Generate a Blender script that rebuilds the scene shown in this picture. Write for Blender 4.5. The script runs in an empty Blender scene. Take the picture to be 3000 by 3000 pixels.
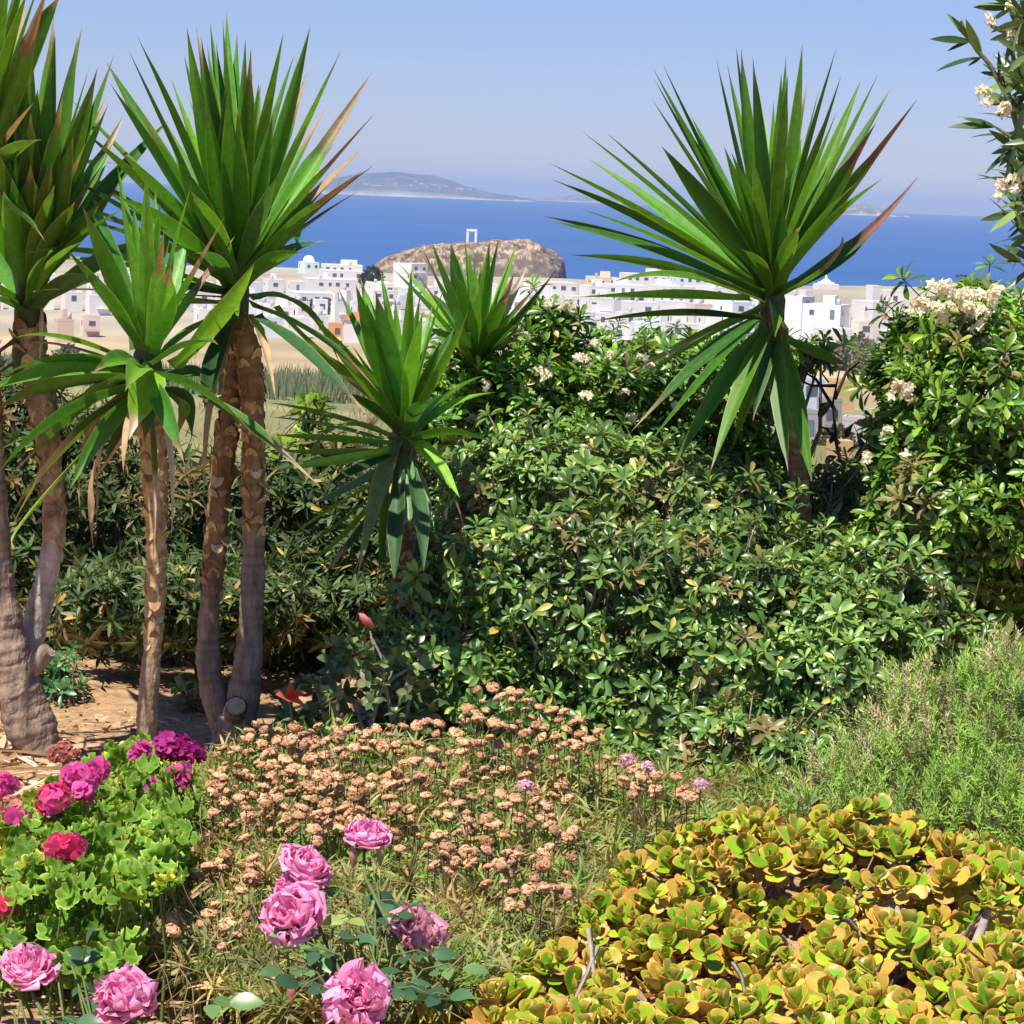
import bpy, math, random
import numpy as np
from mathutils import Vector, Matrix, Euler, noise
from mathutils.bvhtree import BVHTree

R = np.random.RandomState(7)
random.seed(7)
SC = bpy.context.scene
COL = SC.collection
PI = math.pi

# ------------------------------------------------------------------ camera
FPX = 9200.0                                  # focal length in pixels of the 3000 px photograph
PITCH, ROLL, CAMZ = math.radians(5.8), math.radians(2.25), 1.65
cam = bpy.data.cameras.new("camera")
cam.sensor_width = 36
cam.lens = 36 * FPX / 3000
cam.clip_start, cam.clip_end = 0.1, 60000
camo = bpy.data.objects.new("camera", cam)
COL.objects.link(camo)
CR = Euler((PI / 2 - PITCH, 0, 0)).to_matrix() @ Matrix.Rotation(ROLL, 3, 'Z')
camo.matrix_world = Matrix.Translation((0, 0, CAMZ)) @ CR.to_4x4()
SC.camera = camo

# ------------------------------------------------------------------ world, sun, exposure
SUN_EL, SUN_AZ = math.radians(64), math.radians(217)    # azimuth clockwise from +Y: sun high over the left shoulder
w = bpy.data.worlds.new("World")
SC.world = w
w.use_nodes = True
nt = w.node_tree
bg = nt.nodes['Background']
sky = nt.nodes.new('ShaderNodeTexSky')
sky.sky_type = 'NISHITA'
sky.sun_disc = False
sky.sun_elevation = SUN_EL
sky.sun_rotation = SUN_AZ
sky.altitude = 40
sky.air_density = 1.0
sky.dust_density = 0.0
sky.ozone_density = 6.0
tint = nt.nodes.new('ShaderNodeMix')
tint.data_type = 'RGBA'
tint.blend_type = 'MULTIPLY'
tint.inputs[0].default_value = 1.0
tint.inputs[7].default_value = (0.46, 0.475, 0.70, 1)
nt.links.new(sky.outputs[0], tint.inputs[6])
nt.links.new(tint.outputs[2], bg.inputs[0])
bg.inputs[1].default_value = 0.12
sd = bpy.data.lights.new("sun", 'SUN')
sd.energy = 5.0
sd.angle = math.radians(0.5)
sd.color = (1.0, 0.95, 0.87)
so = bpy.data.objects.new("sun", sd)
COL.objects.link(so)
sdir = Vector((math.sin(SUN_AZ) * math.cos(SUN_EL), math.cos(SUN_AZ) * math.cos(SUN_EL), math.sin(SUN_EL)))
so.rotation_euler = sdir.to_track_quat('Z', 'Y').to_euler()
so.location = (-6, -6, 12)
SC.view_settings.view_transform = 'Standard'
SC.view_settings.look = 'None'
SC.view_settings.exposure = 0.55
SC.view_settings.gamma = 1.0
SC.cycles.max_bounces = 6
SC.cycles.diffuse_bounces = 3
SC.cycles.transmission_bounces = 4
SC.cycles.volume_bounces = 0


# ------------------------------------------------------------------ pixels and points
def ray(px, py):
    return CR @ Vector(((px - 1500) / FPX, -(py - 1500) / FPX, -1.0))


def P(px, py, d):
    """point seen at photo pixel px,py whose forward distance is d metres"""
    r = ray(px, py)
    return Vector((0, 0, CAMZ)) + r * (d / r.y)


def G(px, py, z=0.0):
    r = ray(px, py)
    return Vector((0, 0, CAMZ)) + r * ((z - CAMZ) / r.z)


def A(v):
    return np.array(v, dtype=float)


def lerp(a, b, t):
    return a + (b - a) * t


# ------------------------------------------------------------------ mesh builder
class MB:
    def __init__(s):
        s.v, s.f4, s.f3, s.c, s.n = [], [], [], [], 0

    def add(s, v, f, c):
        v = np.asarray(v, float).reshape(-1, 3)
        f = np.asarray(f, int)
        if f.size:
            (s.f4 if f.shape[1] == 4 else s.f3).append(f + s.n)
        c = np.asarray(c, float)
        if c.ndim == 1:
            c = np.tile(c, (len(v), 1))
        s.v.append(v)
        s.c.append(c.reshape(-1, 3))
        s.n += len(v)

    def mesh(s, name, mat, org=(0, 0, 0), smooth=True):
        me = bpy.data.meshes.new(name)
        v = np.concatenate(s.v) - np.array(org, float)
        c = np.clip(np.concatenate(s.c), 0, 1)
        f4 = np.concatenate(s.f4) if s.f4 else np.zeros((0, 4), int)
        f3 = np.concatenate(s.f3) if s.f3 else np.zeros((0, 3), int)
        n4, n3 = len(f4), len(f3)
        me.vertices.add(len(v))
        me.vertices.foreach_set('co', v.ravel())
        me.loops.add(n4 * 4 + n3 * 3)
        me.loops.foreach_set('vertex_index', np.concatenate([f4.ravel(), f3.ravel()]).astype(np.int32))
        me.polygons.add(n4 + n3)
        ls = np.concatenate([np.arange(n4) * 4, n4 * 4 + np.arange(n3) * 3]).astype(np.int32)
        me.polygons.foreach_set('loop_start', ls)
        me.update(calc_edges=True)
        me.validate()
        me.polygons.foreach_set('use_smooth', np.full(len(me.polygons), smooth))
        ca = me.color_attributes.new('Col', 'FLOAT_COLOR', 'POINT')
        ca.data.foreach_set('color', np.concatenate([c, np.ones((len(c), 1))], 1).ravel())
        me.materials.append(mat)
        return me

    def build(s, name, mat, root=None, parent=None, smooth=True):
        """one mesh object; coordinates are world ones, ROOT is the thing's Empty, PARENT the part it hangs under (default ROOT)"""
        org = root.location if root is not None else (0, 0, 0)
        o = bpy.data.objects.new(name, s.mesh(name, mat, org, smooth))
        COL.objects.link(o)
        if root is not None:
            o.parent = parent or root
        return o


def tag(o, label=None, cat=None, group=None, kind=None):
    if label: o['label'] = label
    if cat: o['category'] = cat
    if group: o['group'] = group
    if kind: o['kind'] = kind
    return o


def thing(name, loc, label, cat, group=None):
    o = bpy.data.objects.new(name, None)
    o.empty_display_size = 0.1
    COL.objects.link(o)
    o.location = loc
    return tag(o, label, cat, group)


def part_copy(mesh, name, root, loc, rot=(0, 0, 0), scale=(1, 1, 1), parent=None):
    o = bpy.data.objects.new(name, mesh)
    COL.objects.link(o)
    o.parent = parent or root
    o.location = Vector(loc) - root.location
    o.rotation_euler = rot
    o.scale = scale
    return o


# ------------------------------------------------------------------ materials
def mat_base(name):
    m = bpy.data.materials.new(name)
    m.use_nodes = True
    n = m.node_tree.nodes
    return m, m.node_tree, n['Principled BSDF'], n['Material Output']


def mat_col(name, rough=0.6, spec=0.3, nscale=8.0, namt=0.25, bump=0.0, bscale=40.0, trans=0.0, coat=0.0, tr_gain=(1.3, 1.25, 0.7), stretch=None):
    """colour from the mesh, broken up by noise; optional bump and leaf translucency"""
    m, t, b, out = mat_base(name)
    at = t.nodes.new('ShaderNodeAttribute')
    at.attribute_name = 'Col'
    tc = t.nodes.new('ShaderNodeTexCoord')
    src = tc.outputs['Object']
    if stretch:
        mp = t.nodes.new('ShaderNodeMapping')
        mp.inputs['Scale'].default_value = stretch
        t.links.new(src, mp.inputs[0])
        src = mp.outputs[0]
    nz = t.nodes.new('ShaderNodeTexNoise')
    nz.inputs['Scale'].default_value = nscale
    nz.inputs['Detail'].default_value = 6
    nz.inputs['Roughness'].default_value = 0.65
    t.links.new(src, nz.inputs['Vector'])
    mr = t.nodes.new('ShaderNodeMapRange')
    mr.inputs[1].default_value, mr.inputs[2].default_value = 0.3, 0.7
    mr.inputs[3].default_value, mr.inputs[4].default_value = 1 - namt, 1 + namt
    t.links.new(nz.outputs[0], mr.inputs[0])
    mx = t.nodes.new('ShaderNodeVectorMath')
    mx.operation = 'SCALE'
    t.links.new(at.outputs['Color'], mx.inputs[0])
    t.links.new(mr.outputs[0], mx.inputs['Scale'])
    t.links.new(mx.outputs[0], b.inputs['Base Color'])
    b.inputs['Roughness'].default_value = rough
    b.inputs['Specular IOR Level'].default_value = spec
    b.inputs['Coat Weight'].default_value = coat
    if bump:
        n2 = t.nodes.new('ShaderNodeTexNoise')
        n2.inputs['Scale'].default_value = bscale
        n2.inputs['Detail'].default_value = 5
        t.links.new(src, n2.inputs['Vector'])
        bp = t.nodes.new('ShaderNodeBump')
        bp.inputs['Strength'].default_value = 0.8
        bp.inputs['Distance'].default_value = bump
        t.links.new(n2.outputs[0], bp.inputs['Height'])
        t.links.new(bp.outputs[0], b.inputs['Normal'])
    if trans:
        tr = t.nodes.new('ShaderNodeBsdfTranslucent')
        g = t.nodes.new('ShaderNodeVectorMath')
        g.operation = 'MULTIPLY'
        g.inputs[1].default_value = tr_gain
        t.links.new(mx.outputs[0], g.inputs[0])
        t.links.new(g.outputs[0], tr.inputs[0])
        ms = t.nodes.new('ShaderNodeMixShader')
        ms.inputs[0].default_value = trans
        t.links.new(b.outputs[0], ms.inputs[1])
        t.links.new(tr.outputs[0], ms.inputs[2])
        t.links.new(ms.outputs[0], out.inputs[0])
    return m


M_YUC = mat_col('yucca_leaf', 0.48, 0.35, 5, 0.22, trans=0.25, stretch=(9, 9, 9))
M_DRY = mat_col('dry_leaf', 0.8, 0.15, 25, 0.3, trans=0.2, tr_gain=(1.2, 1.1, 0.9))
M_BARK = mat_col('bark', 0.9, 0.1, 34, 0.5, bump=0.016, bscale=60, stretch=(1, 1, .28))
M_LEAF = mat_col('glossy_leaf', 0.34, 0.5, 6, 0.2, trans=0.22)
M_SOFT = mat_col('soft_leaf', 0.65, 0.2, 12, 0.2, trans=0.28)
M_SUCC = mat_col('succulent_leaf', 0.33, 0.4, 30, 0.12, trans=0.12, tr_gain=(1.3, 1.1, 0.5))
M_PETAL = mat_col('petal', 0.6, 0.2, 60, 0.12, trans=0.4, tr_gain=(1.25, 1.1, 1.15))
M_HEAD = mat_col('dried_flower', 0.95, 0.05, 120, 0.3, bump=0.004, bscale=300)
M_STEM = mat_col('stem', 0.8, 0.15, 40, 0.25, bump=0.004, bscale=90)
M_SOIL = mat_col('soil', 0.95, 0.05, 16, 0.35, bump=0.03, bscale=38)
M_ROCK = mat_col('rock', 0.95, 0.05, 0.12, 0.4, bump=1.5, bscale=0.35)
M_FARLAND = mat_col('far_land', 0.95, 0.05, 0.006, 0.35)
M_WALL = mat_col('whitewash', 0.85, 0.1, 0.4, 0.05, bump=0.02, bscale=2)
M_PANE = mat_col('window_glass', 0.2, 0.5, 1, 0.1)
M_METAL = mat_col('painted_metal', 0.5, 0.4, 20, 0.1)

m, t, b, out = mat_base('sea_water')
M_SEA = m
b.inputs['Base Color'].default_value = (0.017, 0.085, 0.30, 1)
b.inputs['Roughness'].default_value = 0.35
b.inputs['Specular IOR Level'].default_value = 0.12
tc = t.nodes.new('ShaderNodeTexCoord')
n1 = t.nodes.new('ShaderNodeTexNoise')
n1.inputs['Scale'].default_value = 0.012
n1.inputs['Detail'].default_value = 8
mp1 = t.nodes.new('ShaderNodeMapping')
mp1.inputs['Scale'].default_value = (0.10, 0.5, 1)
t.links.new(tc.outputs['Object'], mp1.inputs[0])
t.links.new(mp1.outputs[0], n1.inputs['Vector'])
cr = t.nodes.new('ShaderNodeValToRGB')
cr.color_ramp.elements[0].position, cr.color_ramp.elements[1].position = 0.3, 0.7
cr.color_ramp.elements[0].color = (0.022, 0.082, 0.235, 1)
cr.color_ramp.elements[1].color = (0.040, 0.115, 0.285, 1)
t.links.new(n1.outputs[0], cr.inputs[0])
t.links.new(cr.outputs[0], b.inputs['Base Color'])
n2 = t.nodes.new('ShaderNodeTexNoise')
n2.inputs['Scale'].default_value = 0.25
n2.inputs['Detail'].default_value = 6
t.links.new(tc.outputs['Object'], n2.inputs['Vector'])
bp = t.nodes.new('ShaderNodeBump')
bp.inputs['Strength'].default_value = 0.5
bp.inputs['Distance'].default_value = 0.6
t.links.new(n2.outputs[0], bp.inputs['Height'])
t.links.new(bp.outputs[0], b.inputs['Normal'])

HAZE_DENSITY = 6.5e-5
m, t, b, out = mat_base('haze_air')
M_HAZE = m
t.nodes.remove(b)
pv = t.nodes.new('ShaderNodeVolumePrincipled')
pv.inputs['Color'].default_value = (0.50, 0.68, 1.0, 1)
pv.inputs['Density'].default_value = HAZE_DENSITY
pv.inputs['Anisotropy'].default_value = 0.0
t.links.new(pv.outputs[0], out.inputs['Volume'])


# ------------------------------------------------------------------ shape helpers
def tube(mb, pts, rad, col, seg=8, cap=True, wob=0.0):
    """tapered tube along world points; rad number or list; col one colour or one per point"""
    pts = np.array([tuple(p) for p in pts], float)
    n = len(pts)
    rad = np.full(n, rad) if np.isscalar(rad) else np.array(rad, float)
    tg = np.gradient(pts, axis=0)
    tg /= np.linalg.norm(tg, axis=1, keepdims=True) + 1e-9
    up = np.array([0.31, 0.95, 0.05]) if abs(tg[0][2]) > 0.8 else np.array([0.0, 0.0, 1.0])
    a = np.cross(tg, up)
    a /= np.linalg.norm(a, axis=1, keepdims=True) + 1e-9
    bb = np.cross(tg, a)
    th = np.arange(seg) / seg * 2 * PI
    rr = rad[:, None] * (1 + wob * (R.rand(n, seg) - 0.5))
    v = pts[:, None] + rr[..., None] * (np.cos(th)[None, :, None] * a[:, None] + np.sin(th)[None, :, None] * bb[:, None])
    i, j = np.meshgrid(np.arange(n - 1), np.arange(seg), indexing='ij')
    k = (j + 1) % seg
    f = np.stack([i * seg + j, i * seg + k, (i + 1) * seg + k, (i + 1) * seg + j], -1).reshape(-1, 4)
    c = np.asarray(col, float)
    if c.ndim == 2:
        c = np.repeat(c, seg, axis=0)
    mb.add(v, f, c)
    if cap:
        e = np.concatenate([v[-1], pts[-1:]])
        ff = np.array([[q, (q + 1) % seg, seg] for q in range(seg)])
        mb.add(e, ff, c[-1] if c.ndim == 2 else c)


def box(mb, c, sx, sy, sz, rot=0.0, col=(0.8, 0.8, 0.8)):
    """box standing on centre-bottom point c"""
    x, y = sx / 2, sy / 2
    v = np.array([[-x, -y, 0], [x, -y, 0], [x, y, 0], [-x, y, 0], [-x, -y, sz], [x, -y, sz], [x, y, sz], [-x, y, sz]])
    ca, sa = math.cos(rot), math.sin(rot)
    v = v @ np.array([[ca, sa, 0], [-sa, ca, 0], [0, 0, 1]]) + np.array(tuple(c))
    f = [[0, 3, 2, 1], [4, 5, 6, 7], [0, 1, 5, 4], [1, 2, 6, 5], [2, 3, 7, 6], [3, 0, 4, 7]]
    mb.add(v, f, col)


def lathe(mb, c, prof, seg, col):
    """prof: list of (radius, height)"""
    th = np.arange(seg) / seg * 2 * PI
    v = np.array([[(r * math.cos(a), r * math.sin(a), h) for a in th] for r, h in prof]) + np.array(tuple(c))
    n = len(prof)
    i, j = np.meshgrid(np.arange(n - 1), np.arange(seg), indexing='ij')
    k = (j + 1) % seg
    mb.add(v, np.stack([i * seg + j, i * seg + k, (i + 1) * seg + k, (i + 1) * seg + j], -1).reshape(-1, 4), col)


def grid_faces(nr, nc):
    i, j = np.meshgrid(np.arange(nr - 1), np.arange(nc - 1), indexing='ij')
    return np.stack([i * nc + j, i * nc + j + 1, (i + 1) * nc + j + 1, (i + 1) * nc + j], -1).reshape(-1, 4)


def leaf_tpl(ts, ws, ratio, nseg=5, fold=0.18, curl=-0.15, s_cols=(-1, 0, 1), wave=0.0):
    """unit-length leaf along +y, upper side +z: verts, faces, t, s"""
    t = np.linspace(0, 1, nseg + 1)
    wv = np.interp(t, ts, ws) * ratio / 2
    s = np.array(s_cols, float)
    T, S = np.meshgrid(t, s, indexing='ij')
    W = np.repeat(wv[:, None], len(s), 1)
    z = fold * np.abs(S) * W * 2 + curl * T ** 2 + wave * np.sin(T * 9 + S * 2) * W
    v = np.stack([S * W, T * (1 - abs(curl) * 0.25 * T), z], -1).reshape(-1, 3)
    return v, grid_faces(nseg + 1, len(s)), T.ravel(), S.ravel()


def unit(a):
    return a / (np.linalg.norm(a, axis=-1, keepdims=True) + 1e-9)


def frames(d, n):
    """rotation matrices with columns (x across, y=d along leaf, z=upper normal near n)"""
    d = unit(d)
    z = unit(n - (n * d).sum(-1, keepdims=True) * d)
    x = np.cross(d, z)
    return np.stack([x, d, z], -1)


def inst(mb, tpl, M, T, S, col):
    """instances of a template: M (N,3,3), T (N,3), S (N,) scale, col (N,3) or (N,k,3)"""
    tv, tf = tpl[0], tpl[1]
    N, k = len(T), len(tv)
    v = np.einsum('nij,kj->nki', M, tv) * S[:, None, None] + T[:, None]
    f = (tf[None] + (np.arange(N) * k)[:, None, None]).reshape(-1, tf.shape[1])
    c = np.repeat(col[:, None], k, 1) if col.ndim == 2 else col
    mb.add(v.reshape(-1, 3), f, c.reshape(-1, 3))


def rosettes(mb, tpl, pos, axis, K, length, pol=(18, 95), cols=None, jit=0.25, inner=0.6, up=None):
    """whorls of K leaves; pos, axis (N,3); length (N,); cols: function(N,K,i_frac) -> (N,K,3)"""
    N = len(pos)
    axis = unit(axis)
    ref = np.where(np.abs(axis[:, 2:3]) > 0.9, [[1.0, 0, 0]], [[0, 0, 1.0]])
    a = unit(np.cross(axis, ref))
    b = np.cross(axis, a)
    i = np.arange(K)[None]
    fr = (i + 0.5) / K * np.ones((N, 1))
    az = i * 2.39996 + R.rand(N, 1) * 6.28 + (R.rand(N, K) - 0.5) * jit * 2
    po = np.radians(pol[0] + (pol[1] - pol[0]) * fr ** 0.8 + (R.rand(N, K) - 0.5) * 60 * jit)
    rad = np.cos(az)[..., None] * a[:, None] + np.sin(az)[..., None] * b[:, None]
    d = np.cos(po)[..., None] * axis[:, None] + np.sin(po)[..., None] * rad
    n = np.sin(po)[..., None] * axis[:, None] - np.cos(po)[..., None] * rad
    n = n + (R.rand(N, K, 3) - 0.5) * jit * 1.6
    M = frames(d.reshape(-1, 3), n.reshape(-1, 3))
    L = (length[:, None] * (inner + (1 - inner) * fr ** 0.6) * (0.85 + 0.3 * R.rand(N, K))).ravel()
    T = np.repeat(pos, K, 0) - (axis[:, None] * (fr * 0.25 * length[:, None])[..., None]).reshape(-1, 3)
    c = cols(N, K, fr).reshape(-1, 3)
    tt = tpl[2]
    k = len(tt)
    cc = np.repeat(c[:, None], k, 1)
    inst(mb, tpl, M, T, L, cc)


def mixcols(pal, probs, N, K, var=0.25):
    pal = np.array(pal)
    idx = R.choice(len(pal), size=(N, K), p=np.array(probs) / sum(probs))
    return pal[idx] * (1 + var * (R.rand(N, K, 1) - 0.5) * 2)


def wav(p, f, ph=0.0):
    """cheap smooth noise in -1..1 of points (n,3)"""
    x, y, z = p[:, 0] * f, p[:, 1] * f, p[:, 2] * f
    return (np.sin(x * 1.7 + 1.3 * np.sin(y * 1.1 + ph) + ph) + np.sin(y * 1.9 + 1.7 * np.sin(z * 1.3 + ph * 2)) + np.sin(z * 2.1 + 1.1 * np.sin(x * 1.5 + ph * 3))) / 3


def shell(blobs, n, shrink=(0.62, 1.04), zmin=0.03, back=0.35, ph=0.0, lump=0.13):
    """points and outward normals through the outer layer of a union of ellipsoids"""
    C = np.array([tuple(b[0]) for b in blobs])
    Rr = np.array([b[1] for b in blobs], float)
    area = (Rr[:, 0] * Rr[:, 2] + Rr[:, 0] * Rr[:, 1] + Rr[:, 1] * Rr[:, 2])
    out_p, out_n, got = [], [], 0
    while got < n:
        m = n * 2
        i = R.choice(len(C), size=m, p=area / area.sum())
        d = unit(R.randn(m, 3))
        keep = (d[:, 1] < 0.25) | (R.rand(m) < back)
        f = shrink[0] + (shrink[1] - shrink[0]) * R.rand(m) ** 0.55
        f = f * (1 + lump * wav(d * 1.0 + C[i] * 3, 4.0, ph))
        p = C[i] + d * Rr[i] * f[:, None]
        nn = unit(d / Rr[i])
        keep &= p[:, 2] > zmin
        q = np.linalg.norm((p[:, None] - C[None]) / Rr[None], axis=2)
        q[np.arange(m), i] = 9
        keep &= (q.min(1) > 0.72)
        out_p.append(p[keep]); out_n.append(nn[keep])
        got += keep.sum()
    return np.concatenate(out_p)[:n], np.concatenate(out_n)[:n]


def twigs(mb, tips, axis, length, r, col, to=None, pull=0.5):
    """thin curved twigs ending at tips"""
    N = len(tips)
    back = unit(-axis + (R.rand(N, 3) - 0.5) * 0.9)
    if to is not None:
        back = unit(back * (1 - pull) + pull * unit(to - tips))
    L = length * (0.6 + 0.8 * R.rand(N))[:, None]
    p1 = tips + back * L * 0.5 + (R.rand(N, 3) - 0.5) * 0.03
    p2 = tips + back * L + np.array([0, 0, -0.03])
    q = np.stack([tips, p1, p2], 1)
    rad = np.array([r * 0.6, r * 0.9, r * 1.3])
    ang = np.array([0, 2.1, 4.2])
    ref = np.array([0.3, 0.8, 0.52])
    a = unit(np.cross(back, ref)); b = np.cross(back, a)
    ring = np.cos(ang)[None, :, None] * a[:, None] + np.sin(ang)[None, :, None] * b[:, None]
    v = q[:, :, None] + rad[None, :, None, None] * ring[:, None]
    f = []
    for k in range(2):
        for j in range(3):
            f.append([k * 3 + j, k * 3 + (j + 1) % 3, (k + 1) * 3 + (j + 1) % 3, (k + 1) * 3 + j])
    f = np.array(f)
    F = (f[None] + (np.arange(N) * 9)[:, None, None]).reshape(-1, 4)
    c = np.array(col) * (0.7 + 0.6 * R.rand(N, 1))
    mb.add(v.reshape(-1, 3), F, np.repeat(c, 9, 0))


def px_blob(px, py, d, rx, ry, rd):
    """ellipsoid given by its photo position and half sizes in photo pixels, depth half size rd in metres"""
    k = d / FPX
    return (P(px, py, d), (rx * k, rd, ry * k))


# ================================================================== THE SETTING
SEAZ = -38.35
HY = [-60, 11.3, 13, 20, 50, 100, 200, 300, 400, 500, 600, 700, 800, 1000, 1200, 1400, 1470, 1500, 1700]
HZ = [0, 0, -0.25, -1.4, -4.6, -8.4, -14.8, -20.2, -24.8, -28.4, -31, -32.8, -33.9, -35.0, -35.6, -36.2, -37.6, -41, -44]


def ground_z(x, y):
    x, y = np.asarray(x, float), np.asarray(y, float)
    z = np.interp(y, HY, HZ)
    far = np.clip((y - 30) / 300, 0, 1)
    z = z + far * 0.9 * (np.sin(x * 0.021 + 1.2) * np.sin(y * 0.013) + 0.6 * np.sin(x * 0.05 + y * 0.031))
    # low brown headland behind the white houses at the far side of the bay
    hump = np.exp(-(((x - 165) / 95) ** 2 + ((y - 1330) / 90) ** 2))
    z = z + hump * 3.6
    near = np.clip(1 - np.abs(y - 8) / 6, 0, 1) * 0.03
    return z + near * (np.sin(x * 5.1 + y * 3.3) + np.sin(x * 11 - y * 7.7) * 0.6)


def build_ground():
    u = np.linspace(-1, 1, 181)
    xs = np.sign(u) * (np.abs(u) * 6 + np.abs(u) ** 6 * 1800)
    ys = np.concatenate([np.linspace(-60, 5, 8), np.linspace(5.3, 13, 78), 13 * (1700 / 13) ** np.linspace(0.01, 1, 150)])
    Y, X = np.meshgrid(ys, xs, indexing='ij')
    Z = ground_z(X, Y)
    c = np.zeros(X.shape + (3,))
    stops_y = [0, 11, 14, 60, 250, 330, 380, 470, 500, 680, 720, 1700]
    stops_c = np.array([(0.46, 0.29, 0.14), (0.40, 0.25, 0.13), (0.20, 0.17, 0.07), (0.16, 0.16, 0.06), (0.25, 0.23, 0.10), (0.30, 0.27, 0.13),
                        (0.20, 0.22, 0.09), (0.36, 0.30, 0.17), (0.44, 0.33, 0.19), (0.42, 0.33, 0.20), (0.38, 0.33, 0.24), (0.37, 0.32, 0.24)])
    for k in range(3):
        c[..., k] = np.interp(Y, stops_y, stops_c[:, k])
    far = np.clip((Y - 30) / 100, 0, 1)
    patch = np.sin(X * 0.05 + 2 * np.sin(Y * 0.02)) * np.sin(Y * 0.033 + 1.5 * np.sin(X * 0.03))
    c = c * (1 + 0.25 * far * patch)[..., None]
    mb = MB()
    mb.add(np.stack([X, Y, Z], -1), grid_faces(len(ys), len(xs)), c.reshape(-1, 3))
    o = mb.build('ground', M_SOIL)
    tag(o, 'dry sandy garden ground falling away to fields and the town', kind='structure')


build_ground()

# sea: one flat disc to the horizon
mb = MB()
th = np.arange(128) / 128 * 2 * PI
rings = [0.0, 600, 1400, 2500, 5000, 9000, 15000, 21000, 25000]
v = np.array([[(r * math.cos(a), r * math.sin(a), SEAZ) for a in th] for r in rings])
i, j = np.meshgrid(np.arange(len(rings) - 1), np.arange(128), indexing='ij')
k = (j + 1) % 128
mb.add(v, np.stack([i * 128 + j, (i + 1) * 128 + j, (i + 1) * 128 + k, i * 128 + k], -1).reshape(-1, 4), (0.02, 0.1, 0.35))
tag(mb.build('sea', M_SEA), 'deep blue sea reaching the pale horizon', kind='structure')

mb = MB()
box(mb, (0, 12500, SEAZ - 7), 53000, 27000, 130)
o = mb.build('haze', M_HAZE)
tag(o, 'thin blue sea haze in front of the far islands', kind='stuff')


def landform(name, label, ridge, d, depth, mat, pal, seed, rough=0.06, nx=90, ny=26, cliff=None):
    """island of real depth: RIDGE lists (photo x, photo y) of its skyline; its foot lies in the sea around distance d"""
    ridge = np.array(ridge, float)
    pts = [P(px, py, d) for px, py in ridge]
    rx = np.array([p.x for p in pts]); rz = np.array([p.z for p in pts])
    X = np.linspace(rx[0], rx[-1], nx)
    H = np.interp(X, rx, rz) - (SEAZ - 1)
    V = np.linspace(-1, 1, ny)
    v, c = [], []
    hmax = H.max()
    pal = np.array(pal)
    rs = np.random.RandomState(seed)
    for i, x in enumerate(X):
        edge = min(1, (min(i, nx - 1 - i) + 0.6) / (nx * 0.08))
        for j, q in enumerate(V):
            prof = max(0.0, 1 - abs(q) ** 2.4) ** 0.8
            y = d + q * depth * (0.55 + 0.45 * edge)
            n = noise.fractal(Vector((x / depth * 3.3, q * 3.3, seed)), 0.8, 2.1, 5)
            n2 = noise.fractal(Vector((x / depth * 9, q * 9, seed + 9)), 0.7, 2.1, 4)
            z = SEAZ - 1 + H[i] * prof * (1 + rough * n * 2) + hmax * rough * n2 * 0.9 * min(1, prof * 3) * (1 if abs(q) > 0.12 else 0.4)
            v.append((x + depth * 0.02 * n2, y, z))
            s = np.clip(0.5 + n * 0.9, 0, 1)
            col = lerp(pal[0], pal[1], s)
            if name == 'headland':
                if abs(n) < .055 or abs(n2 - .05) < .03: col = lerp(col, np.array([.50, .39, .29]), .8)
                if x > rx[-1] - 13 or (x > rx[-1] - 38 and z < SEAZ + hmax * .5): col = np.array([.15, .115, .095]) * (1 + .5 * n2)  # shade on the right-hand cliff and its foot, painted into the rock colour
            if n2 > 0.22: col = lerp(col, pal[2], min(1, (n2 - 0.22) * 6))
            if z < SEAZ + 1.0 + hmax * 0.035: col = pal[3]
            c.append(col)
    mb = MB()
    mb.add(np.array(v), grid_faces(nx, ny)[:, ::-1], np.array(c))
    o = mb.build(name, mat)
    tag(o, label, kind='structure')
    return BVHTree.FromPolygons([tuple(q) for q in v], [list(map(int, f)) for f in grid_faces(nx, ny)])


isle = landform('island', 'long pale blue island with white villages on the horizon',
         [(890, 560), (930, 534), (980, 522), (1040, 513), (1100, 506), (1160, 506), (1230, 511), (1270, 514), (1320, 530), (1370, 549), (1430, 564), (1500, 573), (1545, 583), (1560, 588)],
         16000, 700, M_FARLAND, [(0.08, 0.08, 0.06), (0.13, 0.115, 0.085), (0.17, 0.145, 0.11), (0.50, 0.42, 0.35)], 3, 0.04, 120, 22)
landform('island', 'faint low island chain on the horizon behind the tall yucca',
         [(1540, 590), (1600, 582), (1650, 574), (1710, 570), (1760, 575), (1810, 581), (1880, 590), (1950, 598), (1985, 604)],
         19500, 500, M_FARLAND, [(0.12, 0.11, 0.08), (0.18, 0.16, 0.12), (0.40, 0.34, 0.28), (0.5, 0.42, 0.36)], 5, 0.05, 80, 18)
landform('island', 'small pointed mauve island on the horizon beside the yucca tips',
         [(2440, 632), (2480, 608), (2520, 595), (2560, 603), (2600, 619), (2640, 631), (2655, 634)],
         14700, 300, M_FARLAND, [(0.16, 0.12, 0.10), (0.24, 0.18, 0.15), (0.45, 0.37, 0.31), (0.6, 0.5, 0.42)], 6, 0.05, 60, 18)
landform('headland', 'rocky brown headland carrying the marble gate',
         [(1062, 806), (1090, 782), (1125, 757), (1180, 737), (1240, 724), (1300, 717), (1365, 713), (1400, 713), (1450, 707), (1500, 707), (1560, 709), (1590, 720), (1610, 738), (1645, 752), (1652, 790), (1656, 815)],
         1530, 42, M_ROCK, [(0.105, 0.09, 0.045), (0.19, 0.13, 0.08), (0.34, 0.245, 0.175), (0.19, 0.14, 0.11)], 11, 0.06, 150, 60)

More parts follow.
